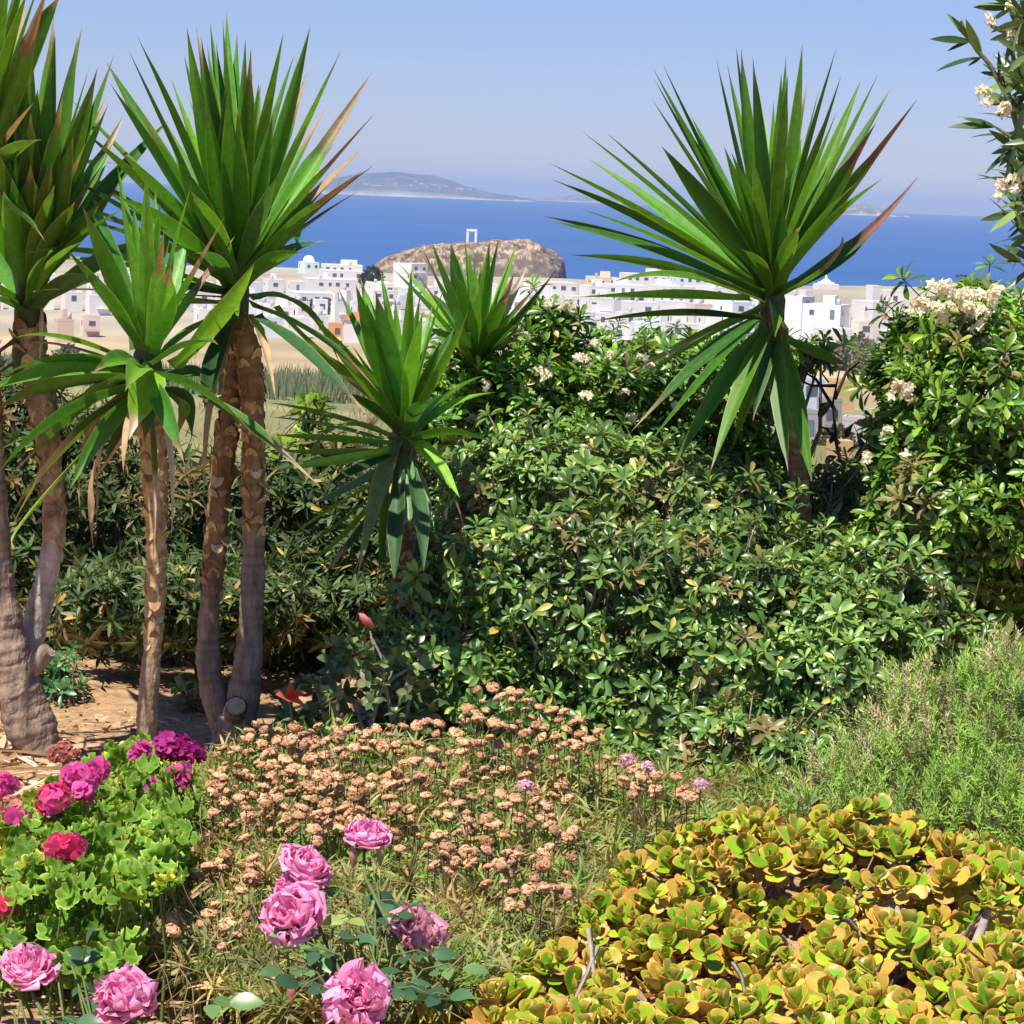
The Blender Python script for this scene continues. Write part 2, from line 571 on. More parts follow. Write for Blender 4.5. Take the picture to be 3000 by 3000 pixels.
# far white villages on the big island
vb = MB(); box(vb, (0, 0, 0), 1, 1, 1, 0, (0.72, 0.68, 0.64))
v_mesh = vb.mesh('village_house', M_WALL, smooth=False)
for px, py, ww, hh in [(1075, 541, 60, 6), (1100, 545, 80, 7), (1112, 546, 44, 6), (1160, 538, 24, 7), (1180, 546, 36, 5), (1203, 545, 28, 7), (1218, 534, 26, 8), (1235, 541, 40, 10),
                       (1250, 549, 30, 6), (1271, 544, 44, 7), (1288, 549, 34, 5), (1305, 547, 40, 7), (1345, 553, 60, 6), (1372, 555, 60, 5), (1400, 560, 40, 4)]:
    p = isle.ray_cast(Vector((0, 0, CAMZ)), ray(px, py).normalized())[0]
    if p is None: continue
    o = bpy.data.objects.new('village_house', v_mesh); COL.objects.link(o)
    o.location = p + Vector((0, 25, -8)); o.scale = (ww * .6, 40, hh + 7)
    tag(o, 'tiny white village block on the slope of the far island', 'house', 'white village blocks on the far island')


# ------------------------------------------------------------------ town
WHITE, CREAM, GREYW, MINT, PINK = (0.75, 0.715, 0.68), (0.76, 0.64, 0.46), (0.60, 0.60, 0.60), (0.66, 0.78, 0.74), (0.74, 0.60, 0.52)
wb = MB(); box(wb, (0, 0, 0), 1.0, 0.10, 1.3, 0, (0.10, 0.12, 0.15)); W_MESH = wb.mesh('window', M_PANE, smooth=False)
wb = MB(); box(wb, (0, 0, 0), 1.0, 0.12, 2.1, 0, (0.16, 0.20, 0.30)); D_MESH = wb.mesh('door', M_METAL, smooth=False)
wb = MB(); box(wb, (0, 0, 0), 1.0, 1.2, 0.14, 0, (0.80, 0.77, 0.74))
for q in (-0.48, 0, 0.48): box(wb, (q, -0.56, 0.14), 0.025, 0.05, 0.8, 0, (0.3, 0.33, 0.36))
box(wb, (0, -0.56, 0.94), 1.0, 0.05, 0.05, 0, (0.3, 0.33, 0.36))
B_MESH = wb.mesh('balcony', M_WALL, smooth=False)


def house(px0, px1, pyt, d, label, rot=0.35, split=0.62, col=WHITE, floors=None, roof='flat', extra=None, name='house', dark=None, base_px=None, group='white houses of the town', win=True, awning=None):
    """flat-roofed house: photo extents x0..x1, its top pyt, distance d; rot > 0 turns it so that its sunny side wall shows on the viewer's left"""
    for _ in range(40):
        q = P((px0 + px1) / 2, pyt, d)
        if q.z - float(ground_z(q.x, d)) > (4.6 if d > 500 else 2.4) or d < 150: break
        d *= 0.98
    a, b = P(px0, pyt, d), P(px1, pyt, d)
    W = b.x - a.x
    sgn = 1 if rot >= 0 else -1
    ar = abs(rot)
    wf = W * split / math.cos(ar)
    dp = W * (1 - split) / max(math.sin(ar), 0.12)
    dp = min(dp, 16)
    cx, cy = (a.x + b.x) / 2, d + (wf * math.sin(ar) + dp * math.cos(ar)) / 2
    top = (a.z + b.z) / 2
    base = float(ground_z(cx, d)) - 0.5
    if base_px is not None:
        base = min(base, P((px0 + px1) / 2, base_px, d).z)
    H = top - base
    rt = thing(name, (cx, cy, base), label, 'house' if name == 'house' else name.replace('_', ' '), group)
    rt_rot = ar * sgn
    mb = MB()
    box(mb, (cx, cy, base), wf, dp, H - 0.45, rt_rot, col)
    ca, sa = math.cos(rt_rot), math.sin(rt_rot)

    def loc(lx, ly, lz):
        return Vector((cx + lx * ca - ly * sa, cy + lx * sa + ly * ca, base + lz))
    for lx, ly, sx, sy in ((0, -dp / 2 + 0.12, wf + 0.04, 0.28), (0, dp / 2 - 0.12, wf + 0.04, 0.28), (-wf / 2 + 0.12, 0, 0.28, dp - 0.56), (wf / 2 - 0.12, 0, 0.28, dp - 0.56)):
        box(mb, loc(lx, ly, H - 0.45), sx, sy, 0.45, rt_rot, col)
    mb.build('wall', M_WALL, rt, smooth=False)
    nf = floors or max(1, int(round((H - 0.5) / 3.2)))
    rs = np.random.RandomState(abs(int(px0 * 7 + pyt)))
    if win:
        fh = 3.1
        for fl in range(nf):
            zt = H - 0.9 - fl * fh - 1.5
            if zt < 0.6: break
            nw = max(1, int(wf / 3.0))
            for k in range(nw):
                if rs.rand() < 0.25: continue
                lx = -wf / 2 + wf * (k + 0.5) / nw + (rs.rand() - 0.5) * 0.6
                r_ = rs.rand()
                sc = (1.0 + 0.7 * rs.rand(), 1, 0.8 + 0.3 * rs.rand())
                if r_ < 0.18:
                    part_copy(D_MESH, 'door', rt, loc(lx, -dp / 2 - 0.01, zt - 0.8), (0, 0, rt_rot))
                else:
                    part_copy(W_MESH, 'window', rt, loc(lx, -dp / 2 - 0.01, zt), (0, 0, rt_rot), sc)
            if nf > 1 and fl < nf - 1 + (H > 8) and rs.rand() < 0.5:
                ww = wf * (0.35 + 0.4 * rs.rand())
                part_copy(B_MESH, 'balcony', rt, loc((rs.rand() - 0.5) * (wf - ww), -dp / 2 - 0.58, zt - 1.0), (0, 0, rt_rot), (ww, 1, 1))
            sx = -wf / 2 - 0.01 if sgn > 0 else wf / 2 + 0.01
            for k in range(max(1, int(dp / 5))):
                if rs.rand() < 0.5: continue
                part_copy(W_MESH, 'window', rt, loc(sx, (rs.rand() - 0.5) * dp * 0.7, zt), (0, 0, rt_rot + PI / 2), (0.8, 1, 0.8))
    if rs.rand() < 0.6 and roof == 'flat':
        mb = MB(); sx = wf * (0.22 + 0.2 * rs.rand())
        box(mb, loc((rs.rand() - 0.5) * (wf - sx) * 0.8, dp * 0.15, H - 0.45), sx, min(3.2, dp * 0.4), 2.4, rt_rot, col)
        mb.build('roof_room', M_WALL, rt, smooth=False)
    if rs.rand() < 0.55 and roof == 'flat':
        mb = MB(); q = loc((rs.rand() - 0.5) * wf * 0.7, 0, H - 0.45)
        lathe(mb, q, [(0.02, 0), (0.5, 0), (0.5, 1.5), (0.4, 1.65), (0.02, 1.7)], 10, (0.45, 0.48, 0.52))
        mb.build('water_tank', M_METAL, rt)
    if roof == 'dome':
        mb = MB(); r = min(wf, dp) * 0.42
        lathe(mb, loc(0, 0, H - 0.45), [(r * 1.05, 0), (r * 1.05, 0.8)] + [(r * math.cos(t), 0.8 + r * 0.95 * math.sin(t)) for t in np.linspace(0, 1.5, 8)] + [(0.01, 0.8 + r)], 20, extra or MINT)
        mb.build('dome', M_WALL, rt)
    if roof == 'tile':
        mb = MB()
        x, y = wf / 2 + 0.3, dp / 2 + 0.3
        pts = [loc(-x, -y, H), loc(x, -y, H), loc(x, y, H), loc(-x, y, H), loc(-x * 0.55, 0, H + 1.7), loc(x * 0.55, 0, H + 1.7)]
        mb.add(np.array([tuple(p) for p in pts]), np.array([[0, 1, 5, 4], [2, 3, 4, 5]]), (0.50, 0.17, 0.07))
        mb.add(np.array([tuple(p) for p in pts]), np.array([[1, 2, 5], [3, 0, 4]]), (0.50, 0.17, 0.07))
        mb.build('tiled_roof', M_WALL, rt, smooth=False)
    if roof == 'vault':
        mb = MB(); n = 9
        for e in range(2):
            x0 = -wf / 2 + e * wf / 2; x1 = x0 + wf / 2
            for s in range(n - 1):
                t0, t1 = PI * s / (n - 1), PI * (s + 1) / (n - 1)
                xm, rr = (x0 + x1) / 2, (x1 - x0) / 2
                q = [loc(xm - rr * math.cos(t), yy, H - 0.45 + rr * 0.7 * math.sin(t)) for t in (t0, t1) for yy in (-dp / 2, dp / 2)]
                mb.add(np.array([tuple(p) for p in q]), np.array([[0, 2, 3, 1]]), (0.62, 0.64, 0.68))
                f = [loc(xm, -dp / 2, H - 0.45), Vector(q[0]), Vector(q[2])]
                mb.add(np.array([tuple(p) for p in f]), np.array([[0, 1, 2]]), (0.66, 0.67, 0.70))
        mb.build('vaulted_roof', M_WALL, rt, smooth=False)
    if awning:
        mb = MB()
        q = [loc(-wf * .4, -dp / 2, H - 3.0), loc(wf * .4, -dp / 2, H - 3.0), loc(wf * .4, -dp / 2 - 2.2, H - 3.5), loc(-wf * .4, -dp / 2 - 2.2, H - 3.5)]
        q += [p - Vector((0, 0, 0.12)) for p in q]
        mb.add(np.array([tuple(p) for p in q]), np.array([[0, 1, 2, 3], [4, 7, 6, 5], [3, 2, 6, 7], [0, 3, 7, 4], [1, 5, 6, 2]]), awning)
        mb.build('awning', M_METAL, rt, smooth=False)
    return rt


# hand-placed landmarks of the town
house(868, 935, 768, 1330, 'mint green domed church, tallest roof beside the twin-trunk yucca crown', 0.3, 0.6, MINT, 1, 'dome', MINT, name='church')
house(936, 972, 812, 1180, 'small white chapel with a grey dome below the mint green church', 0.2, 0.7, WHITE, 1, 'dome', (0.5, 0.54, 0.54), name='chapel', win=False)
house(930, 1065, 776, 1420, 'longest low cream block in the back row against the sea', 0.12, 0.85, (0.78, 0.70, 0.60), 1)
house(925, 1062, 793, 1300, 'low white block just under the long cream block', 0.15, 0.85, WHITE, 1)
house(870, 1058, 818, 1120, 'wide white house with grey windows below the grey dome', 0.2, 0.8, WHITE, 2)
house(830, 992, 858, 1000, 'plain white house above the brown ruin and the trees', 0.25, 0.7, WHITE, 2)
house(993, 1028, 850, 960, 'narrow white wedge-shaped house touching the brown ruin', 0.7, 0.35, WHITE, 2, win=False)
house(928, 992, 858, 940, 'brown roofless stone ruin among the white houses', 0.3, 0.7, (0.34, 0.22, 0.15), 2, 'none', win=False, name='ruin', group=None)
house(1150, 1252, 772, 1180, 'tall white house with a grey-shaded front directly below the headland slope', 0.75, 0.45, WHITE, 2)
house(1063, 1150, 826, 1080, 'white house under the dark tree at the foot of the headland', 0.3, 0.7, WHITE, 2)
house(1050, 1160, 850, 980, 'cream-white house with small windows in front of the dark tree', 0.4, 0.6, WHITE, 2)
house(1005, 1060, 938, 800, 'small white house with a red tiled roof at the edge of the brown field', 0.15, 0.8, WHITE, 1, 'tile')
house(960, 1004, 946, 790, 'orange-fronted small house beside the red tiled roof', 0.15, 0.85, (0.70, 0.36, 0.16), 1, 'none', awning=(0.7, 0.4, 0.2))
house(752, 830, 928, 780, 'pale blue-grey house with two vaulted roofs at the field edge', 0.25, 0.75, (0.62, 0.65, 0.70), 1, 'vault')
house(838, 905, 930, 790, 'white house with two low vaults next to the blue-grey vaulted house', 0.2, 0.8, WHITE, 1, 'vault')
house(905, 960, 925, 820, 'white cube with a dark doorway between the vaults and the orange house', 0.3, 0.7, WHITE, 1)
house(760, 860, 898, 880, 'white terrace behind the vaulted houses', 0.2, 0.8, WHITE, 1)
house(1280, 1335, 862, 1000, 'blue-grey sided house behind the low yucca tips', 0.5, 0.5, (0.70, 0.72, 0.75), 2)
house(1335, 1420, 846, 1100, 'white house in the back row just below the centre of the headland', 0.2, 0.8, WHITE, 2)
house(1425, 1500, 850, 1090, 'white house below the headland cliff with a small roof hut', 0.35, 0.65, WHITE, 2)
house(1500, 1580, 846, 1060, 'white house under the grey cliff face of the headland', -0.3, 0.7, WHITE, 2)
house(1575, 1695, 828, 1010, 'bright white house standing alone at the foot of the cliff by the sea', 0.3, 0.7, WHITE, 2)
house(1345, 1430, 880, 930, 'white house with pinkish doors in the middle row below the headland', 0.2, 0.8, WHITE, 2)
house(1440, 1530, 884, 920, 'pale house with a balcony in the middle row below the cliff', -0.25, 0.75, (0.8, 0.75, 0.7), 2)
house(1535, 1600, 875, 900, 'white cube just above the round pittosporum ball', 0.3, 0.7, WHITE, 2)
house(1718, 1812, 812, 1180, 'cream-yellow house highest in the row beside the open sea', 0.25, 0.7, CREAM, 1)
house(1814, 1962, 803, 1220, 'long white house on the skyline under the yucca leaves', 0.12, 0.85, WHITE, 1)
house(1965, 2080, 808, 1240, 'white skyline house with a blue front partly behind yucca leaves', 0.2, 0.8, (0.72, 0.78, 0.84), 1)
house(2085, 2190, 815, 1200, 'last white skyline house before the tall yucca heart', 0.3, 0.7, WHITE, 1)
house(1700, 1790, 838, 1000, 'white house with a dark terrace below the cream-yellow house', 0.25, 0.7, WHITE, 2, awning=(0.25, 0.22, 0.2))
house(1760, 1900, 835, 1080, 'pinkish white house below the long skyline house', 0.15, 0.8, (0.80, 0.74, 0.70), 2)
house(1905, 2040, 838, 1060, 'white house with a flat balcony under the lower yucca leaves', 0.2, 0.8, WHITE, 2)
house(2045, 2180, 842, 1040, 'white house close behind the fan of yucca leaves', 0.35, 0.65, WHITE, 2)
house(1700, 1800, 872, 860, 'blank white house beside the round pittosporum ball', 0.2, 0.75, WHITE, 2, awning=(0.6, 0.58, 0.55))
house(1797, 1822, 880, 870, 'narrow grey wall house between two white blocks', 0.2, 0.8, GREYW, 2, win=False)
house(1822, 1925, 884, 830, 'large white block with two rows of dark windows', 0.1, 0.9, WHITE, 3)
house(1928, 2010, 882, 840, 'white block with paired windows joined to the large block', 0.1, 0.9, (0.80, 0.75, 0.72), 3)
house(2010, 2095, 890, 850, 'pale stone house with a rough brown front', 0.3, 0.7, (0.72, 0.62, 0.54), 2)
house(2095, 2200, 884, 820, 'white house with a blue-grey side near the yucca stem', 0.5, 0.5, (0.74, 0.77, 0.80), 2)
house(1770, 1850, 952, 700, 'low white house with a wide awning above the hedge', 0.15, 0.85, WHITE, 1, awning=(0.78, 0.76, 0.74))
house(1850, 1950, 945, 720, 'low greenish-white house above the hedge flowers', 0.1, 0.9, (0.74, 0.80, 0.78), 1)
house(1955, 2050, 948, 730, 'white house with a blue arched doorway above the hedge', 0.2, 0.8, WHITE, 1, extra=None)
house(2050, 2150, 955, 690, 'white garden wall house in front of the pale stone house', 0.3, 0.7, WHITE, 1)
house(1655, 1760, 930, 720, 'low white house half hidden by the round pittosporum ball', 0.2, 0.8, WHITE, 1)
house(2275, 2392, 868, 720, 'bright white two-storey house touching the yucca stem', 0.9, 0.35, WHITE, 2, base_px=1000)
house(2355, 2500, 893, 700, 'long house with a pale grey shaded wall and small windows', -0.35, 0.75, (0.70, 0.72, 0.73), 2, base_px=1000)  # the shaded front's grey is put into the wall colour
house(2345, 2384, 850, 740, 'white roof tower rising behind the bright two-storey house', 0.4, 0.6, WHITE, 1, 'none', base_px=950, win=False)
house(2508, 2656, 884, 700, 'large white house with a dark roof terrace near the flowering hedge', 0.4, 0.66, WHITE, 2, 'none', base_px=1000)
house(2542, 2582, 836, 716, 'white stair tower standing on the large terrace house', 0.4, 0.6, WHITE, 1, 'none', base_px=960, win=False)
house(2582, 2652, 850, 716, 'upper storey with dark openings and a cream awning on the terrace house', 0.2, 0.85, (0.80, 0.74, 0.68), 1, 'none', base_px=960, awning=(0.74, 0.66, 0.56))
house(2500, 2560, 940, 690, 'low cream house at the foot of the terrace house', 0.3, 0.7, (0.76, 0.68, 0.60), 1)
house(2390, 2500, 962, 660, 'low pale wall house in front of the grey shaded wall', 0.1, 0.9, WHITE, 1)
house(2662, 2705, 872, 760, 'small cream house behind the cream hedge flowers', 0.3, 0.7, CREAM, 1)
house(2705, 2770, 868, 780, 'pink-white house just touching the hedge flowers on the skyline', 0.3, 0.7, PINK, 1)
house(225, 292, 922, 760, 'pinkish house with a dark porch seen between two yucca crowns', 0.3, 0.7, PINK, 1, awning=(0.35, 0.22, 0.18))
house(150, 215, 935, 740, 'low pink-brown house beside the dark porch house', 0.3, 0.7, (0.6, 0.45, 0.36), 1)
house(560, 640, 905, 900, 'white house glimpsed under the twin-trunk yucca crown', 0.3, 0.7, WHITE, 1)
# yard below the white houses on the far side
house(2330, 2420, 1108, 420, 'blue-white workshop in the yard between yucca stem and hedge', 0.2, 0.8, (0.55, 0.62, 0.72), 1, 'none')
house(2430, 2510, 1112, 430, 'sand-coloured shed in the yard behind the dark twigs', 0.3, 0.7, (0.66, 0.44, 0.22), 1, 'none')
house(2400, 2470, 1166, 350, 'grey open shed with a dark doorway in the yard', 0.3, 0.7, (0.36, 0.33, 0.30), 1, 'none')
house(2345, 2402, 1200, 330, 'small grey flat-roofed hut in front of the open shed', 0.25, 0.75, (0.42, 0.40, 0.38), 1, 'none')
house(2430, 2500, 1292, 250, 'low sand-yellow wall building above the hedge gap', 0.15, 0.85, (0.62, 0.40, 0.20), 1, 'none', win=False)
house(2470, 2560, 1222, 320, 'long low mauve-grey shed behind the dark hedge twigs', -0.2, 0.8, (0.50, 0.44, 0.46), 1, 'none', win=False)

# white chapel with a spire on the low hill
q = P(2418, 873, 1290); q.z = float(ground_z(q.x, 1290)) - 0.5
top = P(2420, 805, 1290).z
rt = thing('chapel', q, 'white stepped chapel with a pointed spire on the low brown hill', 'chapel')
h = top - q.z
mb = MB(); box(mb, q, 9, 7, h * 0.42, 0.2, WHITE); box(mb, q + Vector((0, 0, h * .42)), 5.6, 5, h * .12, 0.2, WHITE); mb.build('wall', M_WALL, rt, smooth=False)
mb = MB(); lathe(mb, q + Vector((0, 0, h * .54)), [(2.2, 0), (1.9, h * .08), (1.1, h * .16), (0.45, h * .24), (0.35, h * .40), (0.03, h * .46)], 12, WHITE); mb.build('spire', M_WALL, rt)

# the rest of the crowd of white houses, in rows
ORD = ['first', 'second', 'third', 'fourth', 'fifth', 'sixth', 'seventh', 'eighth', 'ninth', 'tenth']
rs_t = np.random.RandomState(21)
for (x0, x1, yt, d, n, lab) in [(1070, 1330, 838, 1020, 3, '{} white house from the dark tree in the row above the low yucca'),
                                (1160, 1345, 868, 930, 3, '{} pale house from the red tiled roof along the row behind yucca tips'),
                                (1080, 1330, 900, 850, 4, '{} white cube from the red tiled roof in the lowest row behind yucca leaves'),
                                (1330, 1600, 912, 800, 4, '{} low house towards the pittosporum ball in the lowest row'),
                                (560, 760, 862, 1050, 3, '{} white house counted from the twin trunks towards the church'),
                                (750, 1075, 880, 800, 6, '{} white house from the twin trunks in the row just above the brown field'),
                                (560, 900, 820, 1150, 5, '{} white house from the twin trunks in the row beneath the church'),
                                (1060, 1700, 935, 760, 8, '{} low house from the red tiled roof along the lowest row above the hedge'),
                                (1640, 2200, 912, 830, 7, '{} white house from the pittosporum ball in the row behind the awning houses'),
                                (2180, 2300, 895, 800, 2, '{} white wall house directly behind the tall yucca stem'),
                                (-150, 560, 803, 1000, 9, '{} white house counted inward from the picture edge behind the yucca crowns, back row'),
                                (-150, 560, 858, 840, 9, '{} low house counted inward from the picture edge behind the yucca crowns, front row'),
                                (1600, 1720, 862, 930, 2, '{} small white house between the cliff foot and the cream-yellow house'),
                                (2180, 2290, 850, 980, 2, '{} white house glimpsed beside the heart of the tall yucca')]:
    xs = np.linspace(x0, x1, n + 1)
    for k in range(n):
        house(xs[k] + rs_t.rand() * 6, xs[k + 1] - rs_t.rand() * 8, yt + rs_t.randint(-7, 8), d + rs_t.randint(-40, 40), lab.format(ORD[k]), 0.15 + 0.4 * rs_t.rand(), 0.65 + 0.2 * rs_t.rand(),
              [WHITE, WHITE, (0.8, 0.74, 0.68), (0.76, 0.77, 0.78)][rs_t.randint(4)])

# boats? one dark speck far out
bp_ = P(2817, 812, 1900); bp_.z = SEAZ
rt = thing('boat', bp_, 'tiny dark boat on the open sea above the cream hedge flowers', 'boat')
mb = MB(); hull = []
for t in np.linspace(-1, 1, 9):
    wdt = 1.2 * max(0.02, 1 - t ** 2) ** 0.6
    hull.append([(t * 3.4, -wdt, 1.1 + 0.3 * t * t), (t * 3.2, -wdt * .6, -0.2), (t * 3.2, wdt * .6, -0.2), (t * 3.4, wdt, 1.1 + 0.3 * t * t)])
mb.add(np.array(hull).reshape(-1, 3) + A(bp_), grid_faces(9, 4), (0.05, 0.06, 0.09)); mb.build('hull', M_METAL, rt)
mb = MB(); box(mb, bp_ + Vector((-.4, 0, .7)), 1.8, 1.2, 1.1, 0, (0.12, 0.13, 0.16)); mb.build('cabin', M_METAL, rt, smooth=False)

# marble gate on the headland
d = 1526
b0, b1 = P(1365, 716, d), P(1397, 716, d)
gb = P(1381, 716, d); top = P(1381, 671, d).z
gw = b1.x - b0.x
rt = thing('marble_gate', gb, 'white marble gateway standing alone on top of the headland', 'gate')
MARB = (0.82, 0.78, 0.74)
H = top - gb.z
for s in (-1, 1):
    mb = MB(); box(mb, gb + Vector((s * (gw / 2 - 0.65), 0, -1)), 1.15, 1.3, H - 0.2, 0, MARB); mb.build('jamb', M_WALL, rt, smooth=False)
mb = MB(); box(mb, gb + Vector((0, 0, H - 1.2)), gw, 1.5, 1.2, 0, MARB); mb.build('lintel', M_WALL, rt, smooth=False)
mb = MB(); box(mb, gb + Vector((0, 0, -1.2)), gw + 1.4, 2.4, 1.5, 0, (0.7, 0.6, 0.5)); mb.build('threshold', M_WALL, rt, smooth=False)
for px, py, s, lab in [(1285, 719, 4, 'pale stone block lying uphill from the house roofs on the headland'), (1345, 718, 3, 'pale stone block nearest the marble gate'), (1262, 722, 3, 'low pale stone block farthest from the marble gate')]:
    q = P(px, py, d); mb = MB(); box(mb, q + Vector((0, 0, -1)), s, 1.5, 1.6, 0.2, (0.7, 0.58, 0.48))
    tag(mb.build('stone_block', M_WALL, smooth=False), lab, 'stone', 'stone blocks on the headland')


# trees among the houses
def far_tree(px, py, d, rw, label, col, n=900, name='tree'):
    """py = top of the crown, rw = crown half width in metres"""
    t = P(px, py, d)
    gz = min(float(ground_z(t.x, d)), t.z - rw * 1.5)
    rt = thing(name, (t.x, d, gz), label, name.replace('_', ' '), 'trees in the town')
    mb = MB(); tube(mb, [(t.x, d, gz - .3), (t.x + .1, d, (gz + t.z) / 2), (t.x, d, t.z - rw * .4)], [rw * .12, rw * .09, rw * .04], (0.12, 0.085, 0.06), 6); mb.build('trunk', M_BARK, rt)
    hh = (t.z - gz)
    blobs = [((t.x + rw * .5 * q, d + rw * .4 * w_, t.z - rw * (0.6 + 0.5 * abs(q)) - .2), (rw * .6, rw * .6, min(hh * .45, rw * .62))) for q, w_ in ((-.9, .2), (0, 0), (.9, -.2), (.3, -.8), (-.4, .7))]
    p, nn = shell(blobs, n, (0.45, 1.1), -99, 0.6, px)
    mb = MB()
    tpl = leaf_tpl([0, .4, 1], [.2, 1, .1], 0.8, 2)
    M = frames(unit(nn + R.randn(n, 3) * .7), unit(nn + R.randn(n, 3) * .5))
    c = np.array(col) * (0.6 + 0.8 * R.rand(n, 1))
    inst(mb, tpl, M, p, rw * (.14 + .16 * R.rand(n)), c)
    mb.build('crown', M_SOFT, rt)


far_tree(1092, 780, 1100, 3.6, 'dark green tree at the foot of the headland slope', (0.035, 0.06, 0.03))
far_tree(1075, 795, 1090, 2.6, 'smaller dark tree beside the headland-foot tree', (0.04, 0.065, 0.03))
far_tree(905, 880, 900, 3.4, 'olive green tree in front of the ruin', (0.09, 0.10, 0.05))
far_tree(955, 872, 890, 2.6, 'brownish tree covering the front of the ruin', (0.13, 0.09, 0.05))
far_tree(1020, 895, 860, 3.6, 'dull green tree behind the red tiled roof', (0.08, 0.11, 0.05))
far_tree(880, 900, 870, 2.6, 'grey-green tree over the vaulted houses', (0.09, 0.11, 0.06))
far_tree(1065, 880, 870, 2.4, 'small bushy tree above the red tiled roof', (0.09, 0.12, 0.05))
far_tree(1185, 870, 900, 2.6, 'brown-green tree between the white rows behind yucca tips', (0.10, 0.09, 0.05))
far_tree(2520, 985, 660, 4.2, 'grey-green tree under the large terrace house', (0.24, 0.22, 0.14), 1500)
far_tree(2470, 1000, 640, 3.8, 'dull bushy tree beside the tree under the terrace house', (0.26, 0.22, 0.15), 1300)
far_tree(2555, 1020, 600, 3.6, 'olive tree at the hedge end of the slope below the houses', (0.22, 0.22, 0.11), 1300)
far_tree(2450, 1245, 240, 1.6, 'small olive tree above the sand-yellow wall', (0.12, 0.11, 0.05))
far_tree(200, 1010, 500, 3.0, 'grey-green tree in the field between two yucca crowns', (0.12, 0.15, 0.09))

# reed bed and scrub between the field and the garden
n = 5200
px = R.uniform(-100, 1350, n); d = R.uniform(395, 455, n)
p = np.array([P(a, 1200, dd) for a, dd in zip(px, d)]); p[:, 2] = ground_z(p[:, 0], d)
tpl = leaf_tpl([0, .3, 1], [.8, 1, .05], 0.09, 3, curl=-.1)
mb = MB()
dirs = unit(np.stack([R.randn(n) * .16, R.randn(n) * .16, np.ones(n)], 1))
inst(mb, tpl, frames(dirs, R.randn(n, 3) * [1, .4, 0] + [0, -1, 0.2]), p, R.uniform(1.6, 3.6, n), np.array([(0.16, 0.19, 0.09), (0.12, 0.17, 0.10), (0.24, 0.24, 0.11)])[R.choice(3, n)])
tag(mb.build('reeds', M_SOFT), 'tall grey-green reeds at the near edge of the brown field', 'reeds', kind='stuff')
n = 5000
px = R.uniform(-400, 3400, n); d = 13 + R.rand(n) ** 1.6 * 330
p = np.array([P(a, 1300, dd) for a, dd in zip(px, d)]); p[:, 2] = ground_z(p[:, 0], d)
mb = MB(); dirs = unit(np.stack([R.randn(n) * .5, R.randn(n) * .5, np.ones(n)], 1))
inst(mb, tpl, frames(dirs, R.randn(n, 3)), p, R.uniform(.15, .5, n) * (1 + d / 120), np.array([(0.22, 0.22, 0.08), (0.12, 0.16, 0.05), (0.34, 0.28, 0.14)])[R.choice(3, n)])
tag(mb.build('scrub', M_SOFT), 'dry grass and scrub on the slope below the garden', 'scrub', kind='stuff')


# ================================================================== YUCCAS
YT = np.array([0, .05, .16, .32, .48, .64, .78, .89, .96, 1.0])
YW = np.array([.95, .62, .66, .93, 1.0, .82, .54, .27, .09, .0])
YS = np.array([-1, -.87, -.45, 0, .45, .87, 1.0])


def yucca_leaf(mb, base, tip, axis, width, mid=None, dry=0.95, tone=1.0, roll=0.0, pal=None, nseg=12, fold=0.50, drycol=(0.42, 0.27, 0.13)):
    base, tip, axis = A(base), A(tip), A(axis)
    if mid is None: mid = (base + tip) / 2
    mid = A(mid)
    ctrl = 2 * mid - (base + tip) / 2
    t = np.linspace(0, 1, nseg + 1)[:, None]
    c = (1 - t) ** 2 * base + 2 * t * (1 - t) * ctrl + t ** 2 * tip
    tg = unit(np.gradient(c, axis=0))
    n = axis - (tg @ axis)[:, None] * tg
    bad = np.linalg.norm(n, axis=1) < 0.12
    n[bad] = np.array([0.2, -1, 0.3]) - (tg[bad] @ np.array([0.2, -1, 0.3]))[:, None] * tg[bad]
    n = unit(n)
    x = np.cross(tg, n)
    cr_, sr_ = math.cos(roll), math.sin(roll)
    x, n = x * cr_ + n * sr_, n * cr_ - x * sr_
    wv = np.interp(t[:, 0], YT, YW) * width / 2
    wv = wv * np.where(t[:, 0] > dry, 0.75, 1)
    S = YS[None, :, None]
    v = c[:, None] + S * wv[:, None, None] * x[:, None] + (np.abs(S) * wv[:, None, None] * fold) * n[:, None]
    g = np.array(pal if pal is not None else (0.045, 0.15, 0.016)) * tone
    col = np.tile(g, (nseg + 1, 7, 1)) * (1 + .16 * (np.random.RandomState(int(abs(tip[0] * 7919 + tip[2] * 104729)) % 99991).rand(1, 7, 1) - .5) + .14 * (np.random.RandomState(int(abs(tip[0] * 7907 + tip[2] * 1299)) % 99991).rand(nseg + 1, 7, 1) - .5))
    col[:, [0, 6]] = g * 1.0 + np.array([0.16, 0.15, 0.06])
    tt = t[:, 0]
    bmix = np.clip(1 - tt / 0.10, 0, 1)[:, None, None]
    col = col * (1 - bmix * .7) + np.array([0.22, 0.27, 0.08]) * bmix * .7
    dm = np.clip((tt - dry) / 0.05, 0, 1)[:, None, None]
    dark = np.clip(1 - np.abs(tt - dry - .02) / 0.07, 0, 1)[:, None, None]
    dc = np.array(drycol) * (1 - dark * .72)
    col = col * (1 - dm) + dc * dm
    mb.add(v.reshape(-1, 3), grid_faces(nseg + 1, 7), col.reshape(-1, 3))


